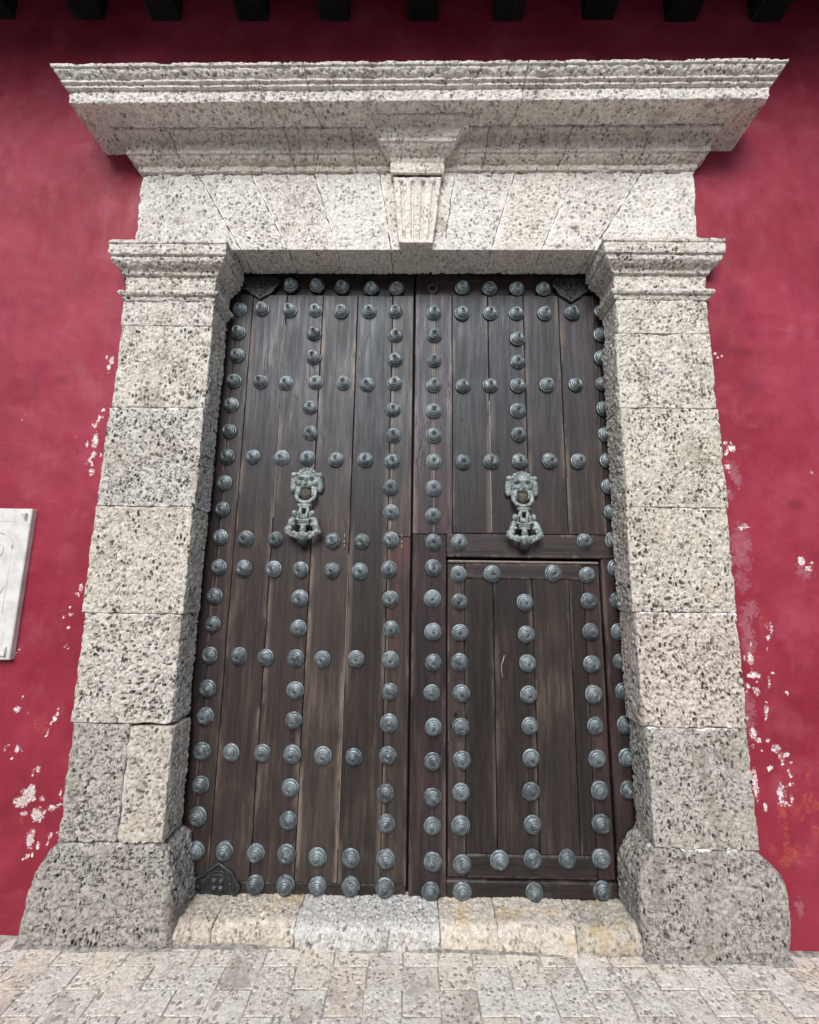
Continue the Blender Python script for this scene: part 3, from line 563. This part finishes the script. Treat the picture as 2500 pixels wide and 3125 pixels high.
stone_block('plinth', 1.06, 1.70, YP, YB+0.03, -0.02, 0.445, S, pr_, r=0.034, tone=(0.60, 0.585, 0.57, 1.2), amp=1.4, pit=1.5, lime=0.5,
    warp=base_warp(0.445, [0.447, 0.40, 0.356, 0.291, 0.213, 0.125, -0.02], [1.598, 1.645, 1.690, 1.719, 1.721, 1.716, 1.700], [0.445, 0.405, 0.368, 0.317, 0.224, 0.097, -0.02], [1.12, 1.100, 1.067, 1.041, 1.036, 1.044, 1.055], 1.06, 1.70, False))
# capitals
cap = [(-0.03, 3.196), (0.004, 3.198), (0.008, 3.212), (0.010, 3.222), (0.022, 3.226), (0.029, 3.238), (0.026, 3.252), (0.006, 3.257), (-0.001, 3.262), (-0.001, 3.352), (0.014, 3.356), (0.016, 3.374), (0.022, 3.380), (0.046, 3.396), (0.060, 3.410), (0.064, 3.432), (0.058, 3.436), (0.074, 3.441), (0.076, 3.502), (0.070, 3.505), (0.078, 3.510), (0.077, 3.530), (0.05, 3.535), (-0.05, 3.536)]
sweep('capital', cap, [(-1.662, YW+0.01), (-1.662, YP), (-1.147, YP), (-1.147, 0.675)], S, sub('pilaster_capital'), chipk=0.6, pit=0.95, tone=(0.91, 0.90, 0.88), big=1.15)
capr = [(a, b+0.034) for a, b in cap]
sweep('capital', capr, [(1.118, 0.675), (1.118, YP), (1.640, YP), (1.640, YW+0.01)], S, sub('pilaster_capital'), chipk=0.6, pit=0.95, tone=(0.91, 0.895, 0.87), big=1.15)
# lintel of wedge stones
lin = sub('lintel'); YL = 0.485; TILT = 0.0125
zb = lambda x: 3.540 + TILT*(x+1.0)*0.6 + (0.0); ztp = lambda x: 4.046 + 0.012*(x+1.65)
def wedge(xt0, xt1, xb0, xb1, tone, pit, front=YL, mat=SC, lime=0.15, name='voussoir', zbot=None, post=None, r=0.0018):
    def wfn(V, U):
        W = V.copy(); u = (V[:, 0]-xm0)/(xm1-xm0); t = (V[:, 2]-3.54)/(4.05-3.54)
        W[:, 0] = (xb0*(1-t)+xt0*t)*(1-u) + (xb1*(1-t)+xt1*t)*u
        b = zb(W[:, 0]) if zbot is None else zbot
        W[:, 2] = b + (ztp(W[:, 0])-b)*t
        return W
    xm0, xm1 = (xt0+xb0)/2, (xt1+xb1)/2
    return stone_block(name, xm0, xm1, front, 0.69, 3.54, 4.05, mat, lin, r=r, warp=wfn, tone=tuple(v*0.94 for v in tone), pit=pit*1.1, lime=lime, limex=0.62, big=0.8, amp=0.8, post=post)
vs = [((-1.660, -1.326), (-1.652, -1.026), (0.93, 0.93, 0.93), 0.85), ((-1.326, -1.007), (-1.026, -0.748), (0.99, 0.99, 0.98), 0.8), ((-1.007, -0.626), (-0.748, -0.465), (0.99, 0.97, 0.96), 0.8),
      ((-0.626, -0.230), (-0.465, -0.150), (1.0, 1.0, 1.0), 0.75), ((-0.230, 0.223), (-0.150, 0.152), (1.0, 0.99, 0.97), 0.75), ((0.223, 0.577), (0.152, 0.430), (1.03, 1.03, 1.04), 0.6),
      ((0.577, 0.948), (0.430, 0.718), (1.0, 0.98, 0.95), 0.8), ((0.948, 1.340), (0.718, 1.014), (1.0, 0.99, 0.98), 0.8), ((1.340, 1.643), (1.014, 1.628), (1.02, 1.02, 1.01), 0.75)]
for t_, b_, tone, pt in vs: wedge(t_[0], t_[1], b_[0], b_[1], tone, pt)
# keystone: fluted bracket and its cap
def flute(W, U):
    f = U[:, 0]; on = (U[:, 1] < 0.5) & (U[:, 2] > 0.06) & (U[:, 2] < 0.93)
    g = np.zeros(len(f))
    for c0 in (0.17, 0.40, 0.63, 0.86): g = np.maximum(g, np.clip(1-np.abs(f-c0)/0.048, 0, 1))
    W = W.copy(); W[:, 1] += np.where(on & (U[:, 1] < 0.02), 0.026*g, 0); return W
ks = sub('keystone')
def kw(V, U):
    W = V.copy(); t = (V[:, 2]-3.556)/(3.99-3.556); u = (V[:, 0]+0.125)/0.25
    W[:, 0] = (-0.105*(1-t) - 0.146*t)*(1-u) + (0.090*(1-t) + 0.138*t)*u
    return W
stone_block('bracket', -0.125, 0.125, 0.440, 0.488, 3.556, 3.995, SC, ks, r=0.006, res=0.0045, warp=kw, pit=0.35, amp=0.4, big=0.4, post=flute, tone=(1.0, 0.99, 0.97))
# mouldings under the cornice
bed = [(-0.06, 4.030), (-0.002, 4.046), (0.013, 4.049), (0.015, 4.082), (0.020, 4.086), (0.036, 4.094), (0.050, 4.106), (0.056, 4.117), (0.066, 4.119), (0.068, 4.136), (0.066, 4.142), (0.074, 4.160), (0.084, 4.188), (0.102, 4.210), (0.120, 4.218), (0.122, 4.234)]
sw_path = [(-1.660, YW+0.01), (-1.660, YL), (1.643, YL), (1.643, YW+0.01)]
fx = lambda x: 1 + (x+1.660)/(1.643+1.660)
bm = sub('bed_moulding'); cuts = [0, fx(-1.374), fx(-0.732), fx(-0.367), fx(0.382), fx(0.831), fx(1.273), 3]
for a, b in zip(cuts[:-1], cuts[1:]): sweep('moulding_stone', bed, sw_path, SC, bm, (a, b), tilt=0.012, pit=0.7, amp=0.7, big=0.7, tone=(0.93, 0.89, 0.84))
kp = [(0.0, 3.985), (0.012, 3.987), (0.014, 4.012), (0.014, 4.050), (0.008, 4.056), (0.012, 4.066), (0.018, 4.082), (0.030, 4.096), (0.052, 4.116), (0.060, 4.128), (0.066, 4.130), (0.068, 4.150), (0.072, 4.154), (0.078, 4.172), (0.090, 4.196), (0.108, 4.214), (0.122, 4.220), (0.122, 4.236)]
kp = [(a if a < 0.02 else 0.02+(a-0.02)*1.30, b+0.018) for a, b in kp]
sweep('keystone_cap', kp, [(-0.148, YL), (-0.148, 0.438), (0.138, 0.438), (0.138, YL)], SC, ks, pit=0.6, amp=0.5, big=1.0, res=0.0045, tone=(0.97, 0.94, 0.90))
# cornice
cor = [(0.06, 4.236), (0.118, 4.236), (0.124, 4.229), (0.240, 4.226), (0.262, 4.224), (0.268, 4.228), (0.270, 4.292), (0.268, 4.297), (0.276, 4.300), (0.286, 4.302), (0.288, 4.313), (0.284, 4.317), (0.290, 4.320), (0.300, 4.322), (0.302, 4.333), (0.297, 4.338), (0.304, 4.343), (0.318, 4.354), (0.326, 4.364), (0.329, 4.370), (0.325, 4.373), (0.337, 4.376), (0.340, 4.392), (0.330, 4.396), (0.10, 4.398), (-0.035, 4.398)]
co = sub('cornice'); cuts = [0, fx(-1.454), fx(-0.523), fx(0.489), fx(1.524), 3]
for k, (a, b) in enumerate(zip(cuts[:-1], cuts[1:])): sweep('cornice_stone', cor, sw_path, SC, co, (a, b), tilt=0.013, pit=1.0, amp=1.0, big=1.2, tone=[(1, 1, 0.99), (1, 0.99, 0.98), (1, 0.99, 0.98), (1, 0.99, 0.97), (0.97, 0.95, 0.93)][k], chipk=0.6)

# ------------------------------------------------------------------ threshold
th = empty('door_threshold', loc=(0, 0.6, 0)); tag(th, 'worn low threshold of cream and grey stones under the studded door', 'threshold')
ths = [(-1.10, -0.900, 'stone_yellow', (0.90, 0.89, 0.90), 0.9), (-0.900, -0.521, 'stone_yellow', (1.0, 1.0, 1.0), 0.7), (-0.521, 0.142, 'stone_clean', (0.86, 0.87, 0.885), 1.3), (0.142, 0.406, 'stone_yellow', (1.06, 1.06, 1.08), 0.55), (0.406, 0.760, 'stone_yellow', (1.03, 1.03, 1.05), 0.6), (0.760, 1.07, 'stone_yellow', (0.84, 0.86, 0.90), 1.0)]
for k, (a, b, mt, tone, pt) in enumerate(ths):
    z1 = [0.090, 0.090, 0.094, 0.098, 0.100, 0.100][k]
    def wf(V, U, k=k):
        W = V.copy(); R_ = 0.055; a_ = np.clip((R_-(V[:, 1]-0.484))/R_, 0, 1); b_ = np.clip((R_-(z1-V[:, 2]))/R_, 0, 1)
        f_ = np.where((a_ > 0) & (b_ > 0), np.maximum(a_, b_)/np.maximum(np.hypot(a_, b_), 1e-6), 1.0)
        W[:, 1] += R_*(a_ - a_*f_); W[:, 2] -= R_*(b_ - b_*f_)
        W[:, 1] += 0.006*np.sin(V[:, 0]*6) + 0.004*(k % 2); W[:, 2] += 0.004*np.sin(V[:, 0]*11+2)*np.clip(V[:, 2]/0.08, 0, 1); return W
    o = stone_block('threshold_stone', a, b, 0.484, 0.735, -0.012, z1, M[mt], th, r=0.005, res=0.0045, warp=wf, lime=0.0, limex=0.35, tone=tone, pit=pt*0.75, amp=0.9)
    o.location = (0, -0.6, 0)
def fillet(x0, x1, yb, seed):
    P = []
    for x in np.linspace(x0, x1, max(8, int((x1-x0)/0.02))):
        wv = 0.005*math.sin(x*9+seed)+0.004*math.sin(x*23+seed*2)
        P.append([(x, yb+0.03, 0.012+wv*0.4), (x, yb-0.001, 0.008+wv*0.4), (x, yb-0.006-wv*0.8, 0.003), (x, yb-0.010-wv, -0.004)])
    ct = MB(); ct.grid(np.array(P)); o = ct.obj('mortar_fillet', M['mortar'], pav)
fillet(-2.7, -1.75, YW-0.002, 1); fillet(-1.775, -1.06, 0.458, 2); fillet(-1.065, 1.05, 0.488, 3); fillet(1.045, 1.705, 0.456, 4); fillet(1.70, 2.7, YW-0.002, 5)

# ------------------------------------------------------------------ door leaves
YD = 0.70
def plank(name, x0, x1, z0, z1, mat, parent, yf=YD, th_=0.045, b=0.003):
    m = MB(); m.box(-(x1-x0)/2, (x1-x0)/2, 0, th_, 0, z1-z0, b)
    return m.obj(name, mat, parent, False, ((x0+x1)/2, yf-YD, z0))
def stud_mesh(seed):
    rr = random.Random(seed); n = 26
    pr = [(0.0440, 0.0), (0.0448, 0.004), (0.0432, 0.0082), (0.0395, 0.0098)]
    rads = [0.0380, 0.0305, 0.0225, 0.0140]; hh = [0.0118, 0.0248, 0.0335, 0.0385]
    for k in range(4):
        r_, h_ = rads[k], hh[k]; r1 = rads[k+1] if k < 3 else 0.0085; h1 = hh[k+1] if k < 3 else 0.0415
        pr += [(r_, h_-0.0022), (r_+0.0004, h_+0.0045), (r_-0.0016, h_+0.0066), (r1+0.0022, h1-0.0010)]
    pr += [(0.0074, 0.0408), (0.0078, 0.0448), (0.0060, 0.0472), (0.0046, 0.0500), (0.0026, 0.0518), (0.0006, 0.0522)]
    pr = np.array(pr); f = np.linspace(0, 2*math.pi, n, endpoint=False)
    wob = 1 + 0.018*np.sin(f*2+rr.random()*6) + 0.012*np.sin(f*3+rr.random()*6)
    P = np.stack([pr[:, :1]*np.cos(f)*wob, np.repeat(-pr[:, 1:], n, 1)*(1+0.05*np.sin(f+rr.random()*6)), pr[:, :1]*np.sin(f)*wob], -1)
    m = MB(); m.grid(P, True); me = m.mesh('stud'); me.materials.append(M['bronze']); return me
SM = [stud_mesh(k) for k in range(6)]
def studs(tab, parent, ox=0.0, oz=0.0, y=0.0):
    for x, z in tab:
        o = put('stud', SM[rng.randrange(6)], None, parent, (x-ox, y+0.0015, z-oz)); o.rotation_euler = (rng.uniform(-.04, .04), rng.uniform(0, 6.28), rng.uniform(-.04, .04))
        k = rng.uniform(1.03, 1.11); o.scale = (k, k*rng.uniform(0.85, 1.1), k)
left = empty('door_leaf', loc=(0, YD, 0.085)); tag(left, 'tall left door leaf of wide dark planks with rows of bronze studs', 'door', 'leaves of the studded double door')
right = empty('door_leaf', loc=(0, YD, 0.085)); tag(right, 'right door leaf with a small wicket door in its lower half', 'door', 'leaves of the studded double door')
Z0 = 0.085
def P_(name, x0, x1, z0, z1, mat, parent, yf=YD, b=0.003): return plank(name, x0, x1, z0-Z0, z1-Z0, M[mat], parent, yf, b=b)
# left leaf
g = 0.0018
P_('stile', -1.22, -1.109, 0.085, 3.62, 'wood_red', left, YD+0.004)
for a, b, mt in ((-1.103, -1.014, 'wood'), (-1.014, -0.803, 'wood'), (-0.803, -0.579, 'wood'), (-0.579, -0.363, 'wood_pale'), (-0.363, -0.146, 'wood_pale')):
    P_('plank', a+g, b-g, 0.146, 3.402, mt, left, YD+rng.uniform(-.001, .002))
P_('stile', -0.146+g, -0.0175, 1.90, 3.402, 'wood_pale', left, YD-0.002)
P_('stile', -0.146+g, -0.0175, 0.146, 1.897, 'wood_redworn', left, YD-0.002)
P_('top_rail', -1.22, -0.0175, 3.406, 3.62, 'wood_rail', left, YD+0.022)
P_('bottom_rail', -1.107, -0.0175, 0.088, 0.142, 'wood_rail', left, YD+0.006)
m = MB(); m.box(-1.1085, -1.1035, 0.014, 0.05, 0.0, 3.31, 0.001); m.obj('lit_seam_strip', M['paleseam'], left, False)  # worn plank edge, its seam highlight given as a pale strip
m = MB(); m.box(-1.22, -0.012, 0.046, 0.09, 0.0, 3.53, 0.001); m.obj('backing', M['gap'], left, False)
for x, w_, z0, z1, yy in ((-0.1300, 0.0018, 1.95, 3.30, -0.0026), (-0.8035, 0.0022, 2.0, 3.2, 0.0016), (-0.3640, 0.0018, 0.3, 1.8, 0.0016)):  # highlights along the plank seams, put in as pale strips
    m = MB(); m.box(x-w_, x+w_, yy, 0.03, z0-Z0, z1-Z0, 0.0005); m.obj('lit_seam_strip', M['paleseam'], left, False)
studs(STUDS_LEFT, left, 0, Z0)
# right leaf
P_('stile', -0.004, 0.2195, 1.918, 3.412, 'wood_red', right, YD)
P_('stile', -0.004, 0.1835, 0.088, 1.9155, 'wood_red', right, YD-0.001)
for a, b, mt in ((0.220, 0.441, 'wood'), (0.441, 0.6595, 'wood'), (0.6595, 0.8775, 'wood'), (0.8775, 1.097, 'wood')):
    P_('plank', a+g, b-g, 1.925, 3.416, mt, right, YD+0.003+rng.uniform(-.001, .002))
P_('stile', 1.097+g, 1.22, 1.925, 3.42, 'wood_red', right, YD+0.006)
P_('top_rail', -0.004, 1.22, 3.420, 3.62, 'wood_rail', right, YD+0.024)
P_('middle_rail', 0.1855, 1.22, 1.790, 1.9215, 'wood_rail', right, YD-0.003, 0.005)
P_('frame_post', 1.049, 1.22, 0.088, 1.788, 'wood_red', right, YD-0.004, 0.008)
P_('bottom_rail', 0.186, 1.047, 0.088, 0.170, 'wood_rail', right, YD-0.001, 0.005)
m = MB(); m.box(-0.010, 1.22, 0.052, 0.09, 0.0, 3.53, 0.001); m.obj('backing', M['gap'], right, False)
for x, w_, z0, z1, yy in ((0.1135, 0.0022, 1.93, 3.26, -0.0006), (0.1015, 0.0016, 2.2, 3.38, -0.0006), (0.4415, 0.0030, 1.93, 2.72, 0.0016)):  # seam highlights of this leaf, also coloured in as strips
    m = MB(); m.box(x-w_, x+w_, yy, 0.03, z0-Z0, z1-Z0, 0.0005); m.obj('lit_seam_strip', M['paleseam'], right, False)
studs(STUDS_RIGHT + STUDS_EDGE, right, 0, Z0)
m = MB(); m.torus((0.098, -0.006, 3.452-Z0), 0.026, 0.005, 20, 8); m.obj('old_ring', M['iron'], right)
wk = empty('wicket_door', right); tag(wk, 'small studded wicket door of narrow planks')
WY = YD+0.006
P_('wicket_stile', 0.193, 0.285, 0.182, 1.752, 'wood', wk, WY, 0.004)
P_('wicket_stile', 0.950, 1.036, 0.182, 1.752, 'wood_red', wk, WY, 0.004)
P_('wicket_rail', 0.287, 0.948, 1.671, 1.758, 'wood_rail', wk, WY-0.002, 0.007)
P_('wicket_rail', 0.287, 0.948, 0.180, 0.288, 'wood_rail', wk, WY-0.003, 0.006)
m = MB(); m.box(0.192, 1.037, -0.002, 0.03, 1.758-Z0, 1.772-Z0, 0.006); m.obj('lit_top_edge', M['paleseam'], wk, False)  # wicket's lit top chamfer, its brightness put into the pale colour
for a, b, mt in ((0.286, 0.447, 'wood'), (0.447, 0.663, 'wood'), (0.663, 0.868, 'wood_pale'), (0.868, 0.949, 'wood')):
    P_('plank', a+g, b-g, 0.290, 1.669, mt, wk, WY+0.003)
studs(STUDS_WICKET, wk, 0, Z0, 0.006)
m = MB(); m.box(0.194, 0.276, 0.0045, 0.02, 0.818-Z0, 1.118-Z0, 0.001); m.obj('lock_patch', mat_wood('lock_patch_wood', dark=(0.03, 0.022, 0.018), mid=(0.075, 0.055, 0.045), rough=0.5), wk, False)
m = MB(); m.ball((0.236, 0.004, 0.953-Z0), (0.011, 0.003, 0.012)); m.obj('keyhole', M['hole'], wk)
m = MB(); m.ball((0.211, 0.004, 0.898-Z0), (0.004, 0.003, 0.012)); m.obj('keyhole', M['hole'], wk)
m = MB(); m.tube(np.array([(0.499, 0.004, 1.262-Z0), (0.492, -0.006, 1.24-Z0), (0.481, -0.010, 1.214-Z0), (0.480, -0.010, 1.19-Z0), (0.484, -0.006, 1.16-Z0), (0.490, 0.004, 1.140-Z0)]), [0.004, 0.0045, 0.003, 0.0045, 0.0045, 0.003], 8); m.obj('pull_handle', M['steel'], wk)
for x, z in ((-0.389, 1.866), (-0.066, 1.870)):
    m = MB(); m.tube([(0, 0.004, 0.048), (0, -0.004, 0.04), (0.001, -0.004, 0.012)], 0.0035, 6); m.ball((0, -0.006, 0.0), (0.006, 0.006, 0.010)); m.tube([(0.001, -0.004, -0.012), (0, -0.005, -0.034), (-0.002, 0.004, -0.046)], 0.0035, 6)
    m.obj('staple', M['steel'], left, loc=(x, 0, z-Z0))
for x, z in ((0.062, 1.885), (0.118, 1.83)):
    m = MB(); m.tube([(0, 0.002, 0.02), (0, -0.004, 0.014), (0, -0.004, -0.014), (0, 0.002, -0.02)], 0.003, 6); m.obj('staple', M['iron'], right, loc=(x, 0, z-Z0))

# ------------------------------------------------------------------ corner plates
def corner_plate(parent, cx, cz, sx, sz, mat):
    """openwork iron plate: scalloped outline, raised rim, four-petalled flower; corner at (0,0), grows to +x,+z"""
    e = empty('corner_plate', parent, (cx, 0, cz)); e.scale = (sx, 1, sz)
    out = [(0, 0), (0, 0.080), (0.030, 0.082), (0.060, 0.096), (0.076, 0.118), (0.092, 0.122), (0.130, 0.150), (0.172, 0.122), (0.188, 0.112), (0.204, 0.098), (0.216, 0.070), (0.236, 0.052), (0.238, 0.030), (0.222, 0.012), (0.214, 0)]
    V = [(x, -0.004, z) for x, z in out] + [(x, 0.003, z) for x, z in out] + [(0.1, -0.004, 0.05)]; n = len(out)
    T = [(i, (i+1) % n, 2*n) for i in range(n)]; Q = [(i, i+n, (i+1) % n + n, (i+1) % n) for i in range(n)]
    m = MB(); m.add(V, Q, T); m.obj('sheet', mat, e, False)
    m = MB(); m.tube([(x, -0.006, z) for x, z in out[1:]], 0.0085, 8)
    m.tube([(0.0, -0.005, 0.062), (0.045, -0.005, 0.060), (0.07, -0.005, 0.075)], 0.004, 6); m.tube([(0.0, -0.005, 0.008), (0.05, -0.005, 0.008)], 0.004, 6)
    for x, z, r in ((0.092, 0.122, .010), (0.182, 0.108, .012), (0.204, 0.090, .010), (0.232, 0.048, .012), (0.192, 0.052, .010), (0.208, 0.034, .008), (0.132, 0.122, .008), (0.030, 0.035, .012)): m.ball((x, -0.006, z), (r, .008, r), 10, 6)
    a = np.linspace(0, math.pi, 12); m.tube(np.stack([0.130+0.030*np.cos(a), 0*a-0.005, 0.098+0.014*np.sin(a)], -1), 0.004, 6)
    m.obj('rim', mat, e)
    m = MB()
    for k in range(4):
        an = math.pi/4 + k*math.pi/2; ca, sa = math.cos(an), math.sin(an)
        t = np.linspace(0, 1, 9); wd = 0.017*np.sin(np.pi*np.clip(t, 0.02, 0.98))**0.7
        P = np.stack([np.stack([0.128+ca*(0.004+0.042*t)-sa*wd*q, -0.006-0.013*(1-q*q)*np.sin(np.pi*t)+0*t, 0.046+sa*(0.004+0.042*t)+ca*wd*q], -1) for q in (-1, -.5, 0, .5, 1)])
        m.grid(P)
    m.torus((0.128, -0.004, 0.046), 0.050, 0.0055, 24, 6); m.obj('flower', mat, e); return e
corner_plate(left, -1.090, 0.088-Z0, 1.0, 0.95, M['plate'])
corner_plate(left, -1.100, 3.520-Z0, 1.0, -1.0, M['plate'])
corner_plate(right, 1.085, 3.525-Z0, -1.0, -1.05, M['plate'])

# ------------------------------------------------------------------ lion knockers
def knocker(parent, x, z):
    e = empty('door_knocker', parent, (x, 0, z)); u = 0.001
    # lion head: relief over a disc
    nr, na = 34, 60; rr = np.linspace(0, 1, nr)[:, None]; a = np.linspace(0, 2*math.pi, na, endpoint=False)[None]
    RX = 68 + 4*np.cos(2*a); RZ = 65 + 0*a; RZ = np.where(np.sin(a) < 0, 60, 66)
    X_ = rr*RX*np.cos(a); Z_ = rr*RZ*np.sin(a); rho = rr + 0*a
    h = 46*np.sqrt(np.clip(1-rho**2.4, 0, 1))
    def gsn(cx, cz, s, k, sz=None):
        sz = sz or s; return k*np.exp(-((X_-cx)/s)**2 - ((Z_-cz)/sz)**2)
    for q in (-1, 1):
        h += gsn(q*30, 14, 17, 13, 7) - gsn(q*30, -3, 12, 25, 6) + gsn(q*31, -9, 9, 10, 5) + gsn(q*15, -46, 14, 32, 12) + gsn(q*44, -26, 14, 8, 10) - gsn(q*38, -46, 9, 26, 10) + gsn(q*10, 42, 9, 5, 12)
    h += gsn(0, -8, 9, 20, 24) + gsn(0, -31, 15, 26, 9) - gsn(0, -47, 3, 8, 9) - gsn(0, 24, 26, 4, 3) - gsn(0, 44, 3, 5, 10) - gsn(0, -62, 26, 24, 5)
    h += 2.2*np.sin(X_*0.32+1.0)*np.clip((Z_-28)/20, 0, 1)
    h = np.where(rho > 0.985, 0, h)
    m = MB(); m.grid(np.stack([X_, -h, Z_], -1)*u, True)
    
    for k in range(11):
        an = math.radians(-8 + k*19.6); m.ball((0.060*math.cos(an), -0.022, 0.058*math.sin(an)+0.004), (0.013, 0.014, 0.013), 10, 7)
    m.sculpt(0.0020, 0.009, 9); m.obj('lion_head', M['knocker'], e)
    for q in (-1, 1):
        m = MB(); t = np.linspace(0, 1, 9)
        c = np.stack([q*(62+14*np.sin(t*2.4)+3*t), -22+10*t, 32-104*t], -1)
        m.tube(c*u, np.array([8, 18, 21, 20, 19, 18, 17, 15, 6])*u, 12); m.ball((q*0.072, -0.030, 0.028), (0.019, 0.016, 0.016)); m.sculpt(0.003, 0.014, 4); m.obj('ear', M['knocker'], e)
        m = MB()
        for k in range(4): m.tube(np.array([(q*(50-4*k), -20-6*k, -36-6*k), (q*(62-8*k), -16-5*k, -60-8*k), (q*(52-9*k), -12-4*k, -80-7*k)])*u, np.array([8, 7, 3])*u, 8)
        m.obj('mane_tuft', M['knocker'], e)
    m = MB(); m.tube(np.array([(0, -14, -52), (0, -20, -72), (0, -14, -104), (0, -4, -122)])*u, np.array([30, 34, 32, 20])*u, 12); m.obj('jaw', M['jaw_dark'], e)
    m = MB(); m.torus((0, -0.036, -0.084), 0.0535, 0.0115, 36, 12, -0.30); m.obj('ring', M['knocker'], e)
    # striker: collar, slotted neck, scrolls with small heads, figures, mask and ball
    m = MB(); y = -0.058
    m.tube(np.array([(-36, 0, -152), (36, 0, -152)])*u + [0, y, 0], 0.009, 10); m.tube(np.array([(-26, 0, -165), (26, 0, -165)])*u + [0, y, 0], 0.008, 10)
    for q in (-1, 1):
        m.tube(np.array([(q*20, 0, -160), (q*18, 0, -185), (q*15, 0, -210), (q*14, 0, -232)])*u + [0, y, 0], np.array([8, 7, 8, 9])*u, 8)
        an = np.linspace(0.0, 1.0, 12); m.tube(np.stack([q*(0.024+0.030*an**1.8), y+0*an, -0.170-0.058*an+0.0*an], -1), 0.0055, 8)
        m.tube(np.stack([q*(0.046+0.014*np.cos(3.4*an+2.2)), y+0*an, -0.212+0.014*np.sin(3.4*an+2.2)], -1), 0.005, 8)
    m.tube(np.array([(-50, 0, -226), (-24, 0, -236), (0, 0, -240), (24, 0, -236), (50, 0, -226)])*u + [0, y, 0], np.array([6, 8, 9, 8, 6])*u, 10)
    m.tube(np.array([(-32, 0, -248), (32, 0, -248)])*u + [0, y, 0], 0.006, 8); m.ball((0, y, -0.218), (0.016, 0.009, 0.016))
    m.obj('neck', M['knocker'], e)
    for q in (-1, 1):
        m = MB(); m.ball((q*0.050, y-0.006, -0.201), (0.017, 0.016, 0.019)); m.ball((q*0.050, y-0.022, -0.203), (0.004, 0.005, 0.006), 8, 5); m.ball((q*0.043, y-0.020, -0.197), (0.004, 0.003, 0.003), 8, 5); m.ball((q*0.057, y-0.020, -0.197), (0.004, 0.003, 0.003), 8, 5)
        m.obj('small_head', M['knocker'], e)
        m = MB(); c = np.array([(44, 0, -226), (56, -4, -230), (66, -6, -248), (72, -8, -268), (84, -8, -286), (76, -8, -306), (58, -8, -318), (40, -10, -328), (16, -12, -338)])*[q, 1, 1]
        m.tube(c*u + [0, y, 0], np.array([8, 15, 19, 15, 20, 18, 13, 11, 9])*u, 12)
        m.ball((q*0.058, y-0.010, -0.262), (0.016, 0.014, 0.013)); m.ball((q*0.070, y-0.016, -0.284), (0.014, 0.012, 0.016)); m.ball((q*0.092, y-0.006, -0.300), (0.012, 0.012, 0.014)); m.ball((q*0.046, y-0.014, -0.312), (0.014, 0.014, 0.012)); m.ball((q*0.028, y-0.018, -0.322), (0.010, 0.012, 0.014))
        m.sculpt(0.0045, 0.013, 3); m.obj('figure', M['knocker'], e)
    m = MB(); m.tube(np.array([(-30, 0, -262), (30, 0, -262)])*u + [0, y, 0], 0.007, 8); m.tube(np.array([(0, 0, -262), (0, -2, -280), (0, -4, -300)])*u + [0, y, 0], np.array([15, 16, 20])*u, 12)
    m.ball((0, y-0.014, -0.280), (0.011, 0.012, 0.014)); m.ball((0, y-0.012, -0.318), (0.026, 0.016, 0.022)); m.ball((-0.010, y-0.026, -0.314), (0.005, 0.004, 0.004), 8, 5); m.ball((0.010, y-0.026, -0.314), (0.005, 0.004, 0.004), 8, 5)
    m.ball((0, y-0.028, -0.322), (0.005, 0.006, 0.008), 8, 5)
    for k in range(-3, 4): m.tube(np.array([(k*3, -16, -326), (k*6, -16, -344+abs(k)*3)])*u + [0, y, 0], 0.004, 6)
    m.sculpt(0.003, 0.010, 5); m.obj('mask', M['knocker'], e)
    m = MB(); m.ball((0, -0.046, -0.348), (0.036, 0.034, 0.034), 20, 14); m.ball((0, -0.014, -0.352), (0.022, 0.016, 0.022)); m.obj('striker_ball', M['plate'], e)
knocker(left, -0.614, 2.216-Z0); knocker(right, 0.613, 2.209-Z0)

# ------------------------------------------------------------------ marble plaque
pq = empty('wall_plaque', loc=(-2.16, YW, 1.23)); tag(pq, 'white marble plaque with carved scrolls on crimson wall at left edge', 'plaque')
m = MB(); m.box(-0.62, 0.148, -0.032, 0.004, 0.0, 0.768, 0.004); m.obj('slab', M['marble'], pq, False)
def clip(z, up):
    V = [(0.128, -0.046, z), (0.128, -0.034, z), (0.086, -0.034, z-0.0*up), (0.128, -0.034, z-0.046*up), (0.122, -0.044, z-0.034*up), (0.098, -0.044, z-0.004*up)]
    m = MB(); m.add(V, [], [(0, 5, 4), (0, 2, 5), (5, 2, 3), (5, 3, 4), (0, 4, 3), (0, 3, 1), (0, 1, 2)]); m.obj('clip', M['clip'], pq, False)
clip(0.744, 1); clip(0.020, -1)
m = MB(); t = np.linspace(0, 1, 30)
for cx, cz, R_, s_ in ((0.0, 0.56, 0.075, 1), (-0.01, 0.37, 0.07, -1), (-0.03, 0.47, 0.03, 1)):
    a = t*7.5; r_ = R_*(1-0.75*t); m.tube(np.stack([cx+r_*np.cos(a*s_), 0*t-0.0322, cz+1.25*r_*np.sin(a*s_)], -1), 0.0045, 6)
for z in (0.700, 0.230): m.tube([(-0.6, -0.0322, z), (0.075, -0.0322, z)], 0.0012, 5)
m.tube([(0.075, -0.0322, 0.700), (0.075, -0.0322, 0.230)], 0.0010, 5)
m.obj('carving', M['marble'], pq)
